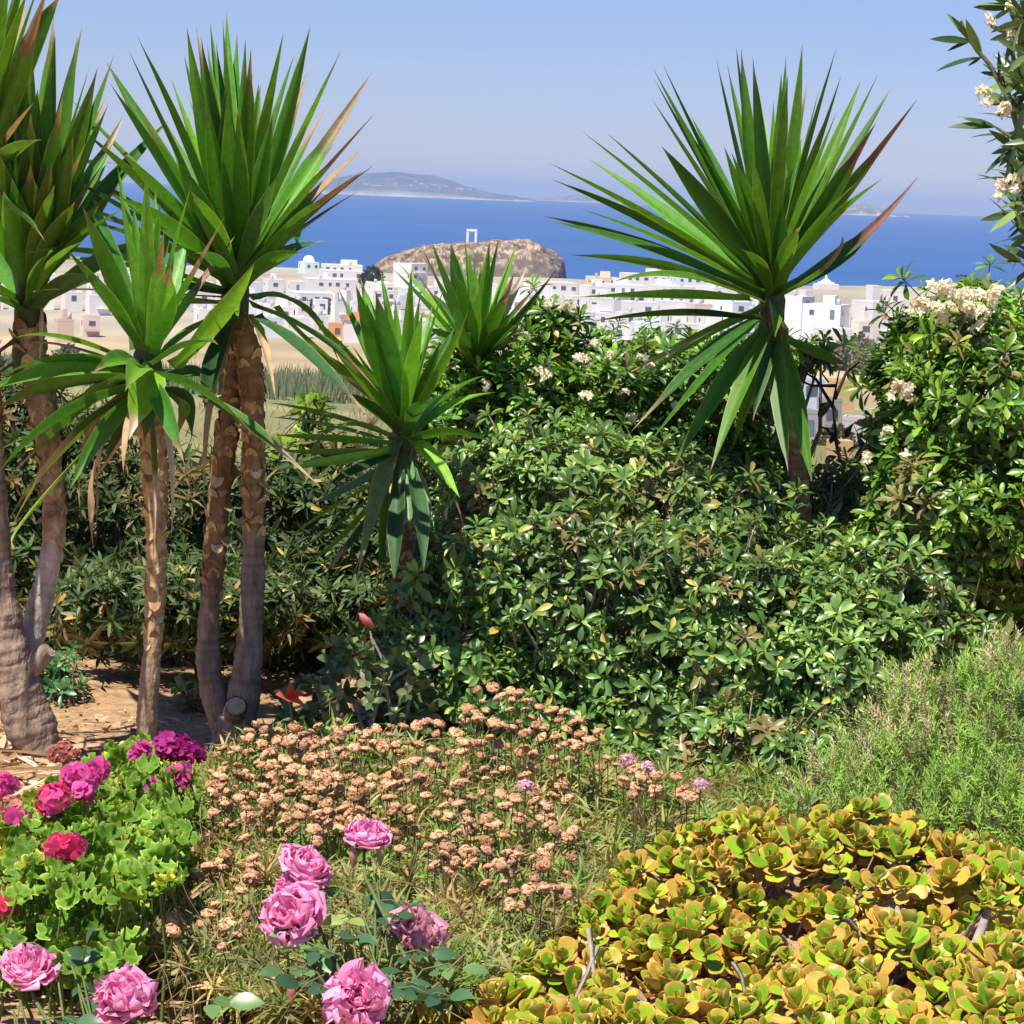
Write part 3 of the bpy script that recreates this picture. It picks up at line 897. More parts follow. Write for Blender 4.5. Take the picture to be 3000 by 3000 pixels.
def crown(rt, cx, cy, d, leaves, L=0.64, width=0.062, extra=30, axis=(0.03, -0.05, 1), stem=0.16, seed=1, name='crown', skirt=8, tone=1.0, exL=(0.75, 1.0), expol=(20, 115), spread=0.75, pal=None, bright=1.0):
    tone = tone * bright
    """leaf rosette; LEAVES = (tip x, tip y[, options]) read from the photo; leaves are all about L long, so shorter ones lean to or from the viewer"""
    rs = np.random.RandomState(seed)
    ax = unit(A(axis))
    C = A(P(cx, cy, d))
    mb, md = MB(), MB()
    sgn = 1
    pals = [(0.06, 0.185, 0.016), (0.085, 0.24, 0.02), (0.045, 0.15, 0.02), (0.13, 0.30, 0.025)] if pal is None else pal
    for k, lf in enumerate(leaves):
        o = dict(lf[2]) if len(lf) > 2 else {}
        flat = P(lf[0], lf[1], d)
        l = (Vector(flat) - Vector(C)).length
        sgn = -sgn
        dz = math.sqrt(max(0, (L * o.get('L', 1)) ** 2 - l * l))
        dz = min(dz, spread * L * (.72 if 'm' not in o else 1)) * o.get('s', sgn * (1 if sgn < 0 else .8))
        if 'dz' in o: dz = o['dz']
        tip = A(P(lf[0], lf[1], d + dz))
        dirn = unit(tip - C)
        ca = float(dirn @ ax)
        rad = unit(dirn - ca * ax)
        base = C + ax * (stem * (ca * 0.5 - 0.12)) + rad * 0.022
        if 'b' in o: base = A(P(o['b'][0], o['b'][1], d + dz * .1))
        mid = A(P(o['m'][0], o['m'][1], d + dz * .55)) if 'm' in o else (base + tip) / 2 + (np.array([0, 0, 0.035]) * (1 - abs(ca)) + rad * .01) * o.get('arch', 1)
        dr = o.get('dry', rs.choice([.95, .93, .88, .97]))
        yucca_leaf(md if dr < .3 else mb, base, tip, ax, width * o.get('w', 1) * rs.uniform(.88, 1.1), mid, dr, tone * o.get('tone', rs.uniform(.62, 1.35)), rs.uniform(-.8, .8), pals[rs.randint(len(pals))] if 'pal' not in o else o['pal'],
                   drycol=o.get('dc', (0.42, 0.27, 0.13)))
    for k in range(extra):
        az = rs.rand() * 2 * PI
        po = math.radians(rs.uniform(*expol))
        ref = unit(np.cross(ax, [0.2, 1, 0.1])); r2 = np.cross(ax, ref)
        rad = ref * math.cos(az) + r2 * math.sin(az)
        if abs(rad[0]) > 0.6: continue
        dirn = math.cos(po) * ax + math.sin(po) * rad
        LL = L * rs.uniform(*exL)
        base = C + ax * (stem * (math.cos(po) * 0.5 - 0.12)) + rad * 0.022
        tip = base + dirn * LL
        mid = (base + tip) / 2 + np.array([0, 0, 0.03]) * math.sin(po)
        yucca_leaf(mb, base, tip, ax, width * rs.uniform(.85, 1.05), mid, rs.choice([.95, .9, .8]), tone * rs.uniform(.6, 1.25), rs.uniform(-.8, .8), pals[rs.randint(len(pals))])
    for k in range(skirt):
        az = rs.rand() * 2 * PI
        ref = unit(np.cross(ax, [0.2, 1, 0.1])); r2 = np.cross(ax, ref)
        rad = ref * math.cos(az) + r2 * math.sin(az)
        if rad[1] > .5: rad = -rad
        base = C - ax * stem * rs.uniform(.3, .75) + rad * .03
        LL = L * rs.uniform(.35, .75)
        tip = base + rad * LL * rs.uniform(.25, .6) - np.array([0, 0, LL * rs.uniform(.75, 1)])
        mid = (base + tip) / 2 + rad * LL * .12 + np.array([0, 0, LL * .10])
        yucca_leaf(md, base, tip, ax, width * rs.uniform(.35, .7), mid, rs.choice([.05, .3, .5]), 1.0, rs.uniform(-1.2, 1.2), (.13, .17, .03), drycol=[(.52, .38, .22), (.44, .29, .16), (.60, .48, .32)][rs.randint(3)])
    # young spear in the middle and the leaf-sheathed stem
    for k in range(7):
        az = k * 2.4
        ref = unit(np.cross(ax, [0.2, 1, 0.1])); r2 = np.cross(ax, ref)
        rad = ref * math.cos(az) + r2 * math.sin(az)
        base = C + ax * stem * .45 + rad * .012
        tip = base + ax * L * (.6 + .03 * k) + rad * L * (.05 + .03 * k)
        yucca_leaf(mb, base, tip, ax, width * .7, None, .97, tone * 1.15, 0, pals[-1])
    tube(mb, [C + ax * s for s in np.linspace(-stem * .75, stem * .5, 6)], [.040, .043, .042, .04, .034, .02], (0.10, 0.11, 0.035), 10, wob=.2)
    mb.build(name, M_YUC, rt)
    if md.n: md.build('dead_leaves', M_DRY, rt)


def trunk(rt, pts, d, name='trunk', scars=(0.0, 0.0), low=(0.19, 0.14, 0.105), high=(0.30, 0.185, 0.085), seed=1, sub=None, flare=1.0, parent=None, curl=1.0):
    """PTS: (photo x, photo y, half width in photo px) from the bottom up; old leaf scars between fractions SCARS of its length"""
    rs = np.random.RandomState(seed)
    raw = np.array([[*P(x, y, d), r * d / FPX] for x, y, r in pts])
    seg = np.linalg.norm(np.diff(raw[:, :3], axis=0), axis=1)
    s = np.concatenate([[0], np.cumsum(seg)])
    n = int(s[-1] / 0.009) + 2
    q = np.linspace(0, s[-1], n)
    c = np.stack([np.interp(q, s, raw[:, k]) for k in range(4)], 1)
    for _ in range(24): c[1:-1] = c[1:-1] * .5 + (c[:-2] + c[2:]) * .25
    fr = q / s[-1]
    hi = np.clip((fr - scars[0] + .05) / .1, 0, 1)[:, None]
    col = np.array(low) * (1 - hi) + np.array(high) * hi
    col = col * (1 + .22 * (rs.rand(n, 1) - .5))
    tg = unit(np.gradient(c[:, :3], axis=0))
    mb = MB()
    rad = c[:, 3] * (1 + .05 * np.sin(q * 21 + seed) + .03 * np.sin(q * 57) + .06 * ((q / .027 + .3 * np.sin(q * 13)) % 1 - .5))
    col = col * (1 - .22 * (((q / .027 + .3 * np.sin(q * 13)) % 1) < .2))[:, None]
    tube(mb, c[:, :3], rad, col, 16, True, .10)
    # leaf-base scales
    ms = mb; k = 0
    zs = np.arange(scars[0] * s[-1], scars[1] * s[-1], 0.0075)
    tpl = leaf_tpl([0, .25, .7, 1], [1, 1.0, .75, .12], 1.25, 4, 0.0, .0)
    pos, M, S, cc = [], [], [], []
    for z in zs:
        az = k * 2.39996 + rs.rand() * .4; k += 1
        p = np.array([np.interp(z, q, c[:, j]) for j in range(3)]); r = np.interp(z, q, rad)
        t = unit(np.array([np.interp(z, q, tg[:, j]) for j in range(3)]))
        a = unit(np.cross(t, [0.1, 1, 0.05])); b = np.cross(t, a)
        o = a * math.cos(az) + b * math.sin(az)
        lift = rs.choice([.12, .22, .45, .9], p=[.40, .3, .18, .12]) * curl
        pos.append(p + o * r * .93)
        dd = unit(-t * (1 - lift * .3) * rs.choice([1, -1], p=[.4, .6]) + o * lift)
        M.append(frames(dd[None], o[None])[0]); S.append(r * rs.uniform(.62, 1.0) * (1.15 if lift > .8 else 1))
        cc.append(np.array([(0.56, 0.37, 0.18), (0.46, 0.28, 0.13), (0.30, 0.17, 0.09), (0.64, 0.50, 0.33)][rs.choice(4, p=[.4, .3, .2, .1])]))
    if pos:
        inst(ms, tpl, np.array(M), np.array(pos), np.array(S), np.array(cc))
    mb.build(name, M_BARK, rt, parent)
    return c


DRYT = (0.50, 0.36, 0.20)
BRN = (0.16, 0.09, 0.05)

# tall single yucca rising out of the hedge
dT = 9.9
rt = thing('yucca_tree', P(2345, 1790, dT), 'tall yucca with a wide open fan of blades rising out of the pittosporum bush', 'yucca tree', 'yuccas of the garden bed')
trunk(rt, [(2352, 2120, 34), (2350, 1700, 32), (2348, 1500, 30), (2338, 1350, 29), (2310, 1150, 31), (2282, 1030, 34), (2262, 930, 36)], dT, scars=(.25, 1), low=(0.36, 0.23, 0.14), high=(0.30, 0.17, 0.10), seed=3, curl=.6)
crown(rt, 2262, 880, dT, [
    (2096, 158), (2129, 180), (2156, 133, {'w': 1.05}), (2171, 137, {'w': 1.1, 's': -.6}), (2205, 163), (2351, 127, {'w': 1.05}), (2309, 214), (2368, 227, {'dry': .8}), (2466, 217), (2523, 233), (2574, 214), (2612, 255),
    (2689, 289, {'dry': .62, 'dc': (.25, .11, .07)}), (2692, 515, {'dry': .55, 'dc': (.22, .10, .08), 'm': (2480, 740)}), (2568, 357, {'dry': .7, 'dc': (.2, .08, .07)}), (1941, 186), (1913, 199), (1915, 227), (1909, 289, {'w': 1.1}),
    (1705, 385, {'w': 1.05}), (1776, 388), (1720, 463, {'w': 1.1}), (1609, 478), (1609, 522, {'w': 1.1}), (1686, 607), (1581, 630, {'w': 1.1}), (1602, 646), (1674, 748), (1795, 826, {'m': (2010, 815)}), (1692, 870, {'m': (1990, 872), 'b': (2200, 880)}),
    (1720, 944, {'m': (1980, 925), 'b': (2230, 940), 'pal': (.04, .09, .02)}), (1938, 428, {'w': 1.1, 's': -1}), (2121, 428, {'w': 1.0, 's': -1}), (2292, 596, {'s': -1, 'w': 1.15, 'L': .6}), (2318, 727, {'s': -1, 'w': 1.2, 'L': .5}), (2494, 577, {'s': -.8}),
    (2470, 690, {'dry': .45, 'dc': (.10, .06, .07), 'm': (2420, 790)}), (2505, 480, {'dry': .7}), (2450, 330, {}), (2230, 300, {'s': 1}), (2020, 330, {'s': 1}), (1850, 560, {'s': 1}), (2400, 420, {'s': 1}),
    (1748, 1143, {'dry': .3, 'dc': (.42, .27, .13), 'm': (2010, 1010), 'w': .35, 'b': (2200, 930)}), (1838, 1133, {'m': (2030, 1015), 'b': (2240, 900), 's': -.7}), (1770, 1134, {'m': (2050, 990), 'b': (2235, 905), 'w': .8}), (1848, 1266, {'m': (2080, 1040), 'b': (2240, 930), 'dry': .8}),
    (1965, 1382, {'m': (2130, 1110), 'b': (2250, 960), 'w': 1.1, 's': -.6}), (2081, 1382, {'m': (2180, 1130), 'b': (2260, 960), 'w': 1.1, 's': -.8}), (2010, 1330, {'m': (2150, 1120), 'b': (2250, 960)}), (2205, 1235, {'m': (2235, 1090), 'b': (2270, 980), 's': -.5, 'w': .9}),
    (2309, 1382, {'m': (2290, 1170), 'b': (2275, 970), 'w': 1.2, 's': -.6}), (2379, 1413, {'m': (2335, 1190), 'b': (2285, 970), 'w': 1.2, 's': -.4}), (2330, 1400, {'m': (2310, 1150), 'b': (2280, 970), 's': .3}), (2485, 1072, {'m': (2400, 1040), 'b': (2290, 990), 's': .5, 'w': .8}),
    (1900, 1300, {'m': (2110, 1060), 'b': (2245, 930), 's': .4}), (2140, 1330, {'m': (2215, 1120), 'b': (2265, 970), 's': .5}), (2270, 990, {'s': -1, 'L': .45, 'b': (2262, 890), 'w': 1.1, 'pal': (.12, .22, .02)})],
      L=0.80, width=0.054, skirt=0, extra=36, expol=(18, 85), axis=(-.05, -.05, 1), stem=.2, seed=4)

# twin-trunk yucca with the cut stub
dB = 9.0
rt = thing('yucca_tree', P(660, 2260, dB), 'twin-trunk yucca with a pale sawn stub low between the trunks', 'yucca tree', 'yuccas of the garden bed')
trunk(rt, [(655, 2260, 52), (668, 2190, 60), (690, 2130, 62), (712, 2070, 50), (722, 1980, 42), (735, 1850, 38), (742, 1650, 34), (742, 1450, 33), (742, 1250, 34), (738, 1120, 37), (722, 1010, 37), (700, 930, 34)], dB, scars=(.52, 1), low=(0.272, 0.209, 0.165), seed=8)
trunk(rt, [(672, 2170, 40), (645, 2100, 44), (622, 2030, 38), (608, 1930, 34), (612, 1800, 32), (628, 1620, 32), (645, 1420, 34), (668, 1230, 33), (690, 1080, 30), (706, 1000, 26)], dB + .05, name='branch', scars=(.38, 1), low=(0.320, 0.232, 0.173), seed=9)
mb = MB()
a0, a1 = A(P(690, 2110, dB)), A(P(692, 2068, dB - .07))
tube(mb, [a0, lerp(a0, a1, .6), a1], [.036, .034, .031], (.20, .15, .11), 14, False, .15); st = mb.build('stub', M_BARK, rt)
mb = MB(); tube(mb, [lerp(a0, a1, .97), a1 + (a1 - a0) * .03], [.029, .027], (.50, .36, .22), 14, True, .05); mb.build('cut_face', M_STEM, rt, st)
crown(rt, 690, 850, dB, [
    (547, 80), (538, 159), (588, 102), (615, 63, {'w': 1.1}), (652, 51), (695, 94), (831, 94), (763, 245), (909, 77), (905, 199, {'dry': .7}), (1002, 140), (1090, 211, {'dry': .55, 'dc': (.33, .24, .13)}), (1100, 330, {'dry': .6, 'dc': (.2, .11, .07)}),
    (1076, 421, {'dry': .5, 'dc': (.40, .26, .14)}), (1096, 484, {'dry': .35, 'dc': (.14, .08, .06)}), (1050, 560, {'dry': .5, 'dc': (.17, .08, .05), 'w': .8}), (1065, 500, {'dry': .6, 'dc': (.3, .15, .08)}), (501, 228), (376, 145, {'w': 1.1}), (310, 179), (319, 239), (196, 279, {'w': 1.05}), (242, 381), (142, 455),
    (122, 481, {'dry': .75, 'w': .6}), (171, 581, {'w': .8}), (399, 319, {'s': -1, 'dry': .75}), (342, 433, {'s': -1}), (46, 752, {'m': (300, 748), 'w': .7}), (74, 766, {'m': (330, 775), 'w': .7}), (94, 857, {'dry': .2, 'w': .45, 'm': (260, 850), 'dc': (.55, .42, .28)}), (520, 470, {'s': -1, 'w': 1.2}), (600, 300, {'s': -.8, 'w': 1.1}),
    (660, 240, {'s': -.8, 'w': 1.2}), (700, 330, {'s': -1, 'w': 1.15, 'pal': (.1, .27, .02)}), (800, 330, {'s': -.7}), (810, 520, {'s': -1, 'pal': (.09, .22, .05)}), (560, 560, {'s': -1, 'w': 1.2, 'pal': (.10, .27, .02)}), (480, 350, {'s': .5}), (860, 280, {'s': .7}), (960, 300, {'s': .6, 'dry': .7}), (980, 420, {'s': .5, 'dry': .6}), (250, 520, {'s': .6}), (300, 640, {'s': .6}), (220, 640, {}),
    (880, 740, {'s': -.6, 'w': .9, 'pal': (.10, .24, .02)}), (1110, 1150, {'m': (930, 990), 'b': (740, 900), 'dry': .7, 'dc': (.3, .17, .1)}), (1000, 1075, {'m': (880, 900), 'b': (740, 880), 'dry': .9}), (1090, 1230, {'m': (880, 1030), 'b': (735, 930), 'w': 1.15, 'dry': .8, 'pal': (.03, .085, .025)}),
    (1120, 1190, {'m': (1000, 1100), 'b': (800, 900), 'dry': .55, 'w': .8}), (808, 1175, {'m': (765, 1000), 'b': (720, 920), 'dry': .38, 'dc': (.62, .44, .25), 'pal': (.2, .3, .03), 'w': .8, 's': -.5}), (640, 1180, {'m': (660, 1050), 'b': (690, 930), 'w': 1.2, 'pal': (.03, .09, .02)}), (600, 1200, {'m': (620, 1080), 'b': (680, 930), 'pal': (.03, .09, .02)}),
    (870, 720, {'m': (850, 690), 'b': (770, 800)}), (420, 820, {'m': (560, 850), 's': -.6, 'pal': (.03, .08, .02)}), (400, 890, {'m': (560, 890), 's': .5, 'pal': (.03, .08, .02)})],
      L=0.80, width=0.055, skirt=1, extra=52, expol=(15, 100), axis=(.02, -.05, 1), stem=.2, seed=12, bright=1.2)

# forked yucca at the edge of the picture
dA = 8.75
rt = thing('yucca_tree', P(150, 2330, dA), 'thick forked yucca with smooth grey-brown trunks and a dense dark crown', 'yucca tree', 'yuccas of the garden bed')
trunk(rt, [(175, 2370, 62), (140, 2260, 66), (90, 2130, 72), (50, 2010, 74), (20, 1900, 62), (0, 1750, 48), (-15, 1550, 42), (-25, 1350, 38), (-40, 1100, 40), (-50, 800, 42), (-55, 640, 42)], dA, scars=(.62, 1), low=(0.320, 0.232, 0.173), high=(0.330, 0.220, 0.134), seed=15)
trunk(rt, [(70, 2010, 46), (82, 1920, 40), (105, 1820, 36), (135, 1700, 34), (160, 1570, 33), (158, 1450, 34), (140, 1300, 38), (118, 1150, 40), (95, 1050, 44), (85, 960, 46)], dA + .1, name='branch', scars=(.42, 1), low=(0.544, 0.449, 0.375), high=(0.413, 0.280, 0.151), seed=16)
mb = MB(); a0, a1 = A(P(85, 1960, dA)), A(P(142, 1905, dA - .02)); tube(mb, [a0, lerp(a0, a1, .5), a1], [.03, .028, .024], (.30, .23, .17), 12, True, .2); mb.build('stub', M_BARK, rt)
crown(rt, 85, 900, dA + .1, [
    (159, 85), (228, 102), (287, 196), (336, 154), (319, 302), (364, 336, {'dry': .7}), (60, 120), (20, 200), (110, 260, {'s': -.8, 'w': 1.2}), (40, 300, {'s': -.8, 'w': 1.2}), (180, 330, {'s': -.8}), (250, 420, {'s': -.9, 'dry': .75}), (300, 480, {'s': -.7, 'dry': .6, 'dc': (.3, .17, .08)}), (330, 420, {'s': .6}),
    (90, 480, {'s': -1, 'w': 1.2, 'pal': (.10, .19, .02), 'dry': .8}), (160, 540, {'s': -1, 'w': 1.2, 'pal': (.10, .19, .02)}), (-40, 300, {}), (-60, 400, {}), (-90, 520, {}), (220, 590, {'s': -1, 'w': 1.1, 'pal': (.10, .19, .02)}), (260, 660, {'s': -.9, 'pal': (.10, .19, .02)}), (10, 560, {'s': -1, 'w': 1.2}), (-20, 420, {'s': -1, 'w': 1.3, 'pal': (.10, .19, .02)}),
    (215, 400, {'s': -1, 'w': 1.3, 'pal': (.10, .19, .02)}), (90, 330, {'s': -1, 'w': 1.3, 'pal': (.07, .15, .02)}), (335, 560, {'s': -.7, 'pal': (.08, .12, .03)}), (-120, 900, {}), (35, 520, {'s': -1}), (150, 470, {'s': -1, 'pal': (.10, .14, .03)}), (290, 600, {'s': -.7})],
      L=0.78, width=0.058, skirt=4, extra=64, expol=(8, 80), axis=(.02, -.05, 1), stem=.26, seed=17, tone=1.12)
crown(rt, -60, 560, dA, [
    (182, -20, {'w': 1.2, 'm': (70, 190), 'dry': .85}), (80, -30, {'dry': .55, 'dc': (.45, .28, .16)}), (140, -40, {'dry': .6, 'dc': (.40, .26, .15)}), (70, -120, {}), (30, -100, {}), (40, 350, {'dry': .3, 'dc': (.5, .3, .18), 'm': (10, 420), 'w': .5}), (-10, -60, {}), (-100, -50, {}), (100, 300, {'dry': .4, 'dc': (.45, .27, .16), 'w': .6})],
      L=0.72, width=0.060, skirt=2, extra=30, expol=(10, 95), axis=(.05, -.05, 1), stem=.2, seed=19)

# slim single yucca in front
dC = 8.55
rt = thing('yucca_tree', P(430, 2240, dC), 'slim single-trunk yucca with curled scales and drooping tattered blades', 'yucca tree', 'yuccas of the garden bed')
trunk(rt, [(425, 2240, 30), (428, 2130, 30), (438, 2000, 29), (450, 1850, 29), (458, 1700, 29), (458, 1500, 33), (452, 1380, 37), (450, 1290, 42), (440, 1190, 42), (432, 1130, 36)], dC, scars=(.30, 1), low=(0.384, 0.256, 0.165), high=(0.495, 0.324, 0.160), seed=23, curl=1.6)
crown(rt, 430, 1075, dC, [
    (242, 603, {'w': 1.15, 's': -.7, 'pal': (.13, .33, .03)}), (273, 575, {'w': 1.15, 's': .2, 'pal': (.06, .18, .03)}), (194, 729, {'w': 1.35, 's': -.8, 'pal': (.07, .22, .015)}), (512, 575, {'w': .8}), (481, 672, {'w': .7, 'dry': .6, 'dc': (.4, .25, .13)}), (558, 660, {'w': .9, 'pal': (.13, .26, .07)}), (660, 630, {'w': .6, 'dry': .5, 'dc': (.38, .24, .17)}),
    (500, 780, {'s': -1, 'w': 1.2, 'dry': .75, 'pal': (.11, .29, .02)}), (746, 769, {'m': (645, 930), 'b': (510, 1080), 'pal': (.14, .30, .02), 'w': .9}), (690, 690, {'w': .6, 'dry': .45, 'dc': (.30, .18, .12)}), (45, 990, {'m': (190, 995), 'w': .6}), (0, 1025, {'m': (160, 1010), 'w': .5, 'dry': .3, 'dc': (.5, .36, .24)}), (-10, 1108, {'m': (190, 1058), 'w': .8}), (-20, 1205, {'m': (180, 1130), 'w': 1.0, 'pal': (.09, .22, .02)}),
    (-10, 1390, {'m': (180, 1230), 'w': 1.2, 's': -.6}), (13, 1410, {'m': (260, 1190), 'b': (380, 1110), 'w': 1.1, 'dry': .8, 'dc': (.55, .42, .28)}), (27, 1560, {'m': (200, 1300), 'w': .8, 'dry': .45, 'dc': (.5, .36, .22)}), (20, 1530, {'m': (190, 1320), 'w': .6, 'dry': .9, 'pal': (.14, .2, .03)}), (35, 1590, {'m': (120, 1470), 'w': .5, 'pal': (.16, .26, .03)}), (188, 1498, {'m': (350, 1310), 'b': (420, 1150), 'w': .5, 'dry': .15, 'dc': (.52, .37, .24)}),
    (377, 1290, {'m': (420, 1150), 'b': (450, 1080), 's': -1, 'L': .55, 'w': 1.5, 'dry': .75, 'dc': (.6, .45, .32), 'pal': (.19, .38, .03)}), (202, 1437, {'m': (300, 1270), 'w': .9, 's': -.4}), (942, 1430, {'m': (740, 1260), 'b': (585, 1158), 'w': .8, 'dry': .62, 'dc': (.55, .40, .25), 's': -.4}), (505, 1303, {'m': (530, 1180), 'w': .7, 's': .4, 'dry': .7}), (620, 1200, {'m': (590, 1100), 'w': .8, 's': .6, 'dry': .7}), (560, 1290, {'m': (545, 1180), 'w': .9, 's': .5, 'pal': (.03, .1, .02)}),
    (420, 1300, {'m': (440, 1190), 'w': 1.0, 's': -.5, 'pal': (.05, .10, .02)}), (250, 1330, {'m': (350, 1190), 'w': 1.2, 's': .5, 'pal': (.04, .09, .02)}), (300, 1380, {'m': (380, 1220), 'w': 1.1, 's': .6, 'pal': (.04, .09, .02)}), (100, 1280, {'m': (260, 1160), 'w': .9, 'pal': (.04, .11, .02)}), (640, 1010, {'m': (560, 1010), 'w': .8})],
      L=0.62, width=0.062, skirt=6, extra=22, expol=(25, 110), axis=(.0, -.12, 1), stem=.15, seed=24, tone=1.35)

# two low yuccas in the hedge
dD = 9.35
rt = thing('yucca_tree', P(1185, 1750, dD), 'low bushy yucca with long blades hanging straight down in front of the hedge', 'yucca tree', 'yuccas of the garden bed')
trunk(rt, [(1190, 2075, 42), (1190, 1700, 40), (1188, 1450, 38), (1184, 1330, 36)], dD + .06, scars=(.2, 1), low=(0.192, 0.124, 0.075), high=(0.165, 0.118, 0.084), seed=31)
crown(rt, 1183, 1290, dD, [
    (923, 929, {'w': 1.2, 'm': (1040, 1090)}), (992, 848, {'w': .8}), (1042, 833, {}), (1055, 812, {}), (1073, 885, {'w': 1.1, 's': -.8}), (1100, 850, {'w': 1.3, 's': -1, 'pal': (.05, .18, .02)}), (1238, 916, {'w': 1.15, 's': -.9, 'pal': (.13, .33, .02)}), (1267, 895, {'w': .9}), (1373, 910, {'m': (1290, 1090), 'w': .7}), (1303, 1154, {'m': (1240, 1215), 'w': 1.0, 'b': (1185, 1290)}),
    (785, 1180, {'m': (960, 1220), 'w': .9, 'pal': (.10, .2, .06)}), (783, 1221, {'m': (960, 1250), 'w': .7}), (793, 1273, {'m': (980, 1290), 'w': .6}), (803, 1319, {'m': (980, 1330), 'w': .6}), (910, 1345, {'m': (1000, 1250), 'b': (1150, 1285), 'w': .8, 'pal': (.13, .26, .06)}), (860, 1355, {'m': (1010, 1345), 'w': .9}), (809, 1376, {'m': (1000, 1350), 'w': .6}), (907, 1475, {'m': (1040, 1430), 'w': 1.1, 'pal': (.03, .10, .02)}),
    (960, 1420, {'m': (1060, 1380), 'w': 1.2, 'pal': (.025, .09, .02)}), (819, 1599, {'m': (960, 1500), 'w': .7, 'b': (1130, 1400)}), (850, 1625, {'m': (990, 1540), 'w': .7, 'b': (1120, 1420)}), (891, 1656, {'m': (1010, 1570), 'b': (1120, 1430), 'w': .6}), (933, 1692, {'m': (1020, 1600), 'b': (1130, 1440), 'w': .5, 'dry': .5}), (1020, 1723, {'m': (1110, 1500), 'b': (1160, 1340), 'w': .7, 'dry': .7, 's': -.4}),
    (1044, 1702, {'m': (1120, 1430), 'b': (1170, 1290), 'w': 1.25, 's': -.6, 'pal': (.16, .27, .09), 'dry': .85, 'dc': (.6, .48, .32)}), (1109, 1676, {'m': (1140, 1500), 'b': (1165, 1340), 'w': .9}), (1155, 1707, {'m': (1165, 1540), 'b': (1175, 1340), 'w': 1.1, 'pal': (.04, .11, .03)}), (1202, 1656, {'m': (1195, 1500), 'b': (1190, 1350), 'w': 1.0}), (1241, 1676, {'m': (1225, 1500), 'b': (1195, 1350), 'w': 1.1, 'pal': (.05, .12, .04)}),
    (1249, 1594, {'m': (1240, 1470), 'b': (1200, 1340), 'w': .8, 's': -.4, 'pal': (.13, .22, .09)}), (1202, 1565, {'m': (1198, 1430), 'b': (1195, 1330), 'w': 1.1, 's': -.5, 'pal': (.12, .22, .09)}), (1347, 1459, {'m': (1270, 1350), 'b': (1190, 1275), 'w': 1.0, 's': -.6, 'pal': (.17, .36, .03), 'dry': .98}), (1030, 1010, {'s': .5}), (960, 1040, {'s': .6}), (1330, 960, {'s': .4}), (1000, 1150, {'s': -.6}), (1290, 1000, {'s': -.5, 'w': .8})],
      L=0.58, width=0.055, skirt=2, extra=20, expol=(25, 120), axis=(.0, -.05, 1), stem=.16, seed=32, bright=1.25)
dE = 10.3
rt = thing('yucca_tree', P(1400, 1400, dE), 'small upright yucca with brown-tipped blades just behind the low bushy one', 'yucca tree', 'yuccas of the garden bed')
trunk(rt, [(1455, 2030, 38), (1440, 1400, 36), (1420, 1200, 36), (1400, 1120, 32)], dE, scars=(.2, 1), low=(0.448, 0.295, 0.210), high=(0.385, 0.280, 0.235), seed=35)
crown(rt, 1395, 1080, dE, [
    (1150, 786, {'w': .9}), (1168, 771, {}), (1210, 786, {'w': .7, 'dry': .6}), (1218, 828, {}), (1236, 722, {'dry': .6, 'dc': (.5, .38, .25), 'w': .7}), (1264, 706, {'w': 1.15, 's': -.4}), (1321, 706, {'w': 1.1, 's': -.4}), (1422, 737, {'dry': .75, 'dc': (.5, .37, .24)}), (1461, 698, {'w': .9}), (1515, 711, {'w': .8}), (1507, 797, {'dry': .5, 'dc': (.5, .3, .16), 'w': .8}), (1544, 779, {'dry': .4, 'dc': (.55, .42, .32), 'w': .8}),
    (1637, 781, {'m': (1500, 960), 'w': .7}), (1560, 850, {'dry': .5, 'dc': (.4, .25, .1), 'w': .7}), (1480, 860, {'s': -.8}), (1400, 860, {'s': -.9, 'pal': (.12, .3, .02)}), (1330, 900, {'s': -.9}), (1270, 860, {'s': .5}), (1580, 830, {'dry': .6, 'w': .6}), (1440, 780, {'s': .6}), (1240, 960, {'s': -.5}), (1540, 960, {'s': -.6, 'dry': .6, 'w': .8}), (1520, 1000, {'dry': .4, 'w': .8, 'dc': (.3, .18, .08)})],
      L=0.46, width=0.055, skirt=2, extra=20, expol=(10, 80), axis=(.05, -.05, 1), stem=.15, seed=36, bright=1.15)


# ================================================================== SHRUBS
OBOV = ([0, .12, .35, .62, .82, .95, 1], [.12, .28, .62, 1, .95, .5, .1])
T_PITT = leaf_tpl(*OBOV, 0.36, 6, 0.16, -0.22)
T_PITT3 = leaf_tpl(*OBOV, 0.29, 6, 0.2, -0.24)
T_PITT2 = leaf_tpl(*OBOV, 0.34, 6, 0.24, -0.32)
T_NARROW = leaf_tpl([0, .15, .45, .75, 1], [.25, .8, 1, .7, .05], 0.24, 5, 0.2, -0.15)
T_GRASSY = leaf_tpl([0, .2, .6, 1], [.6, 1, .9, .1], 0.11, 4, 0.25, -0.35)


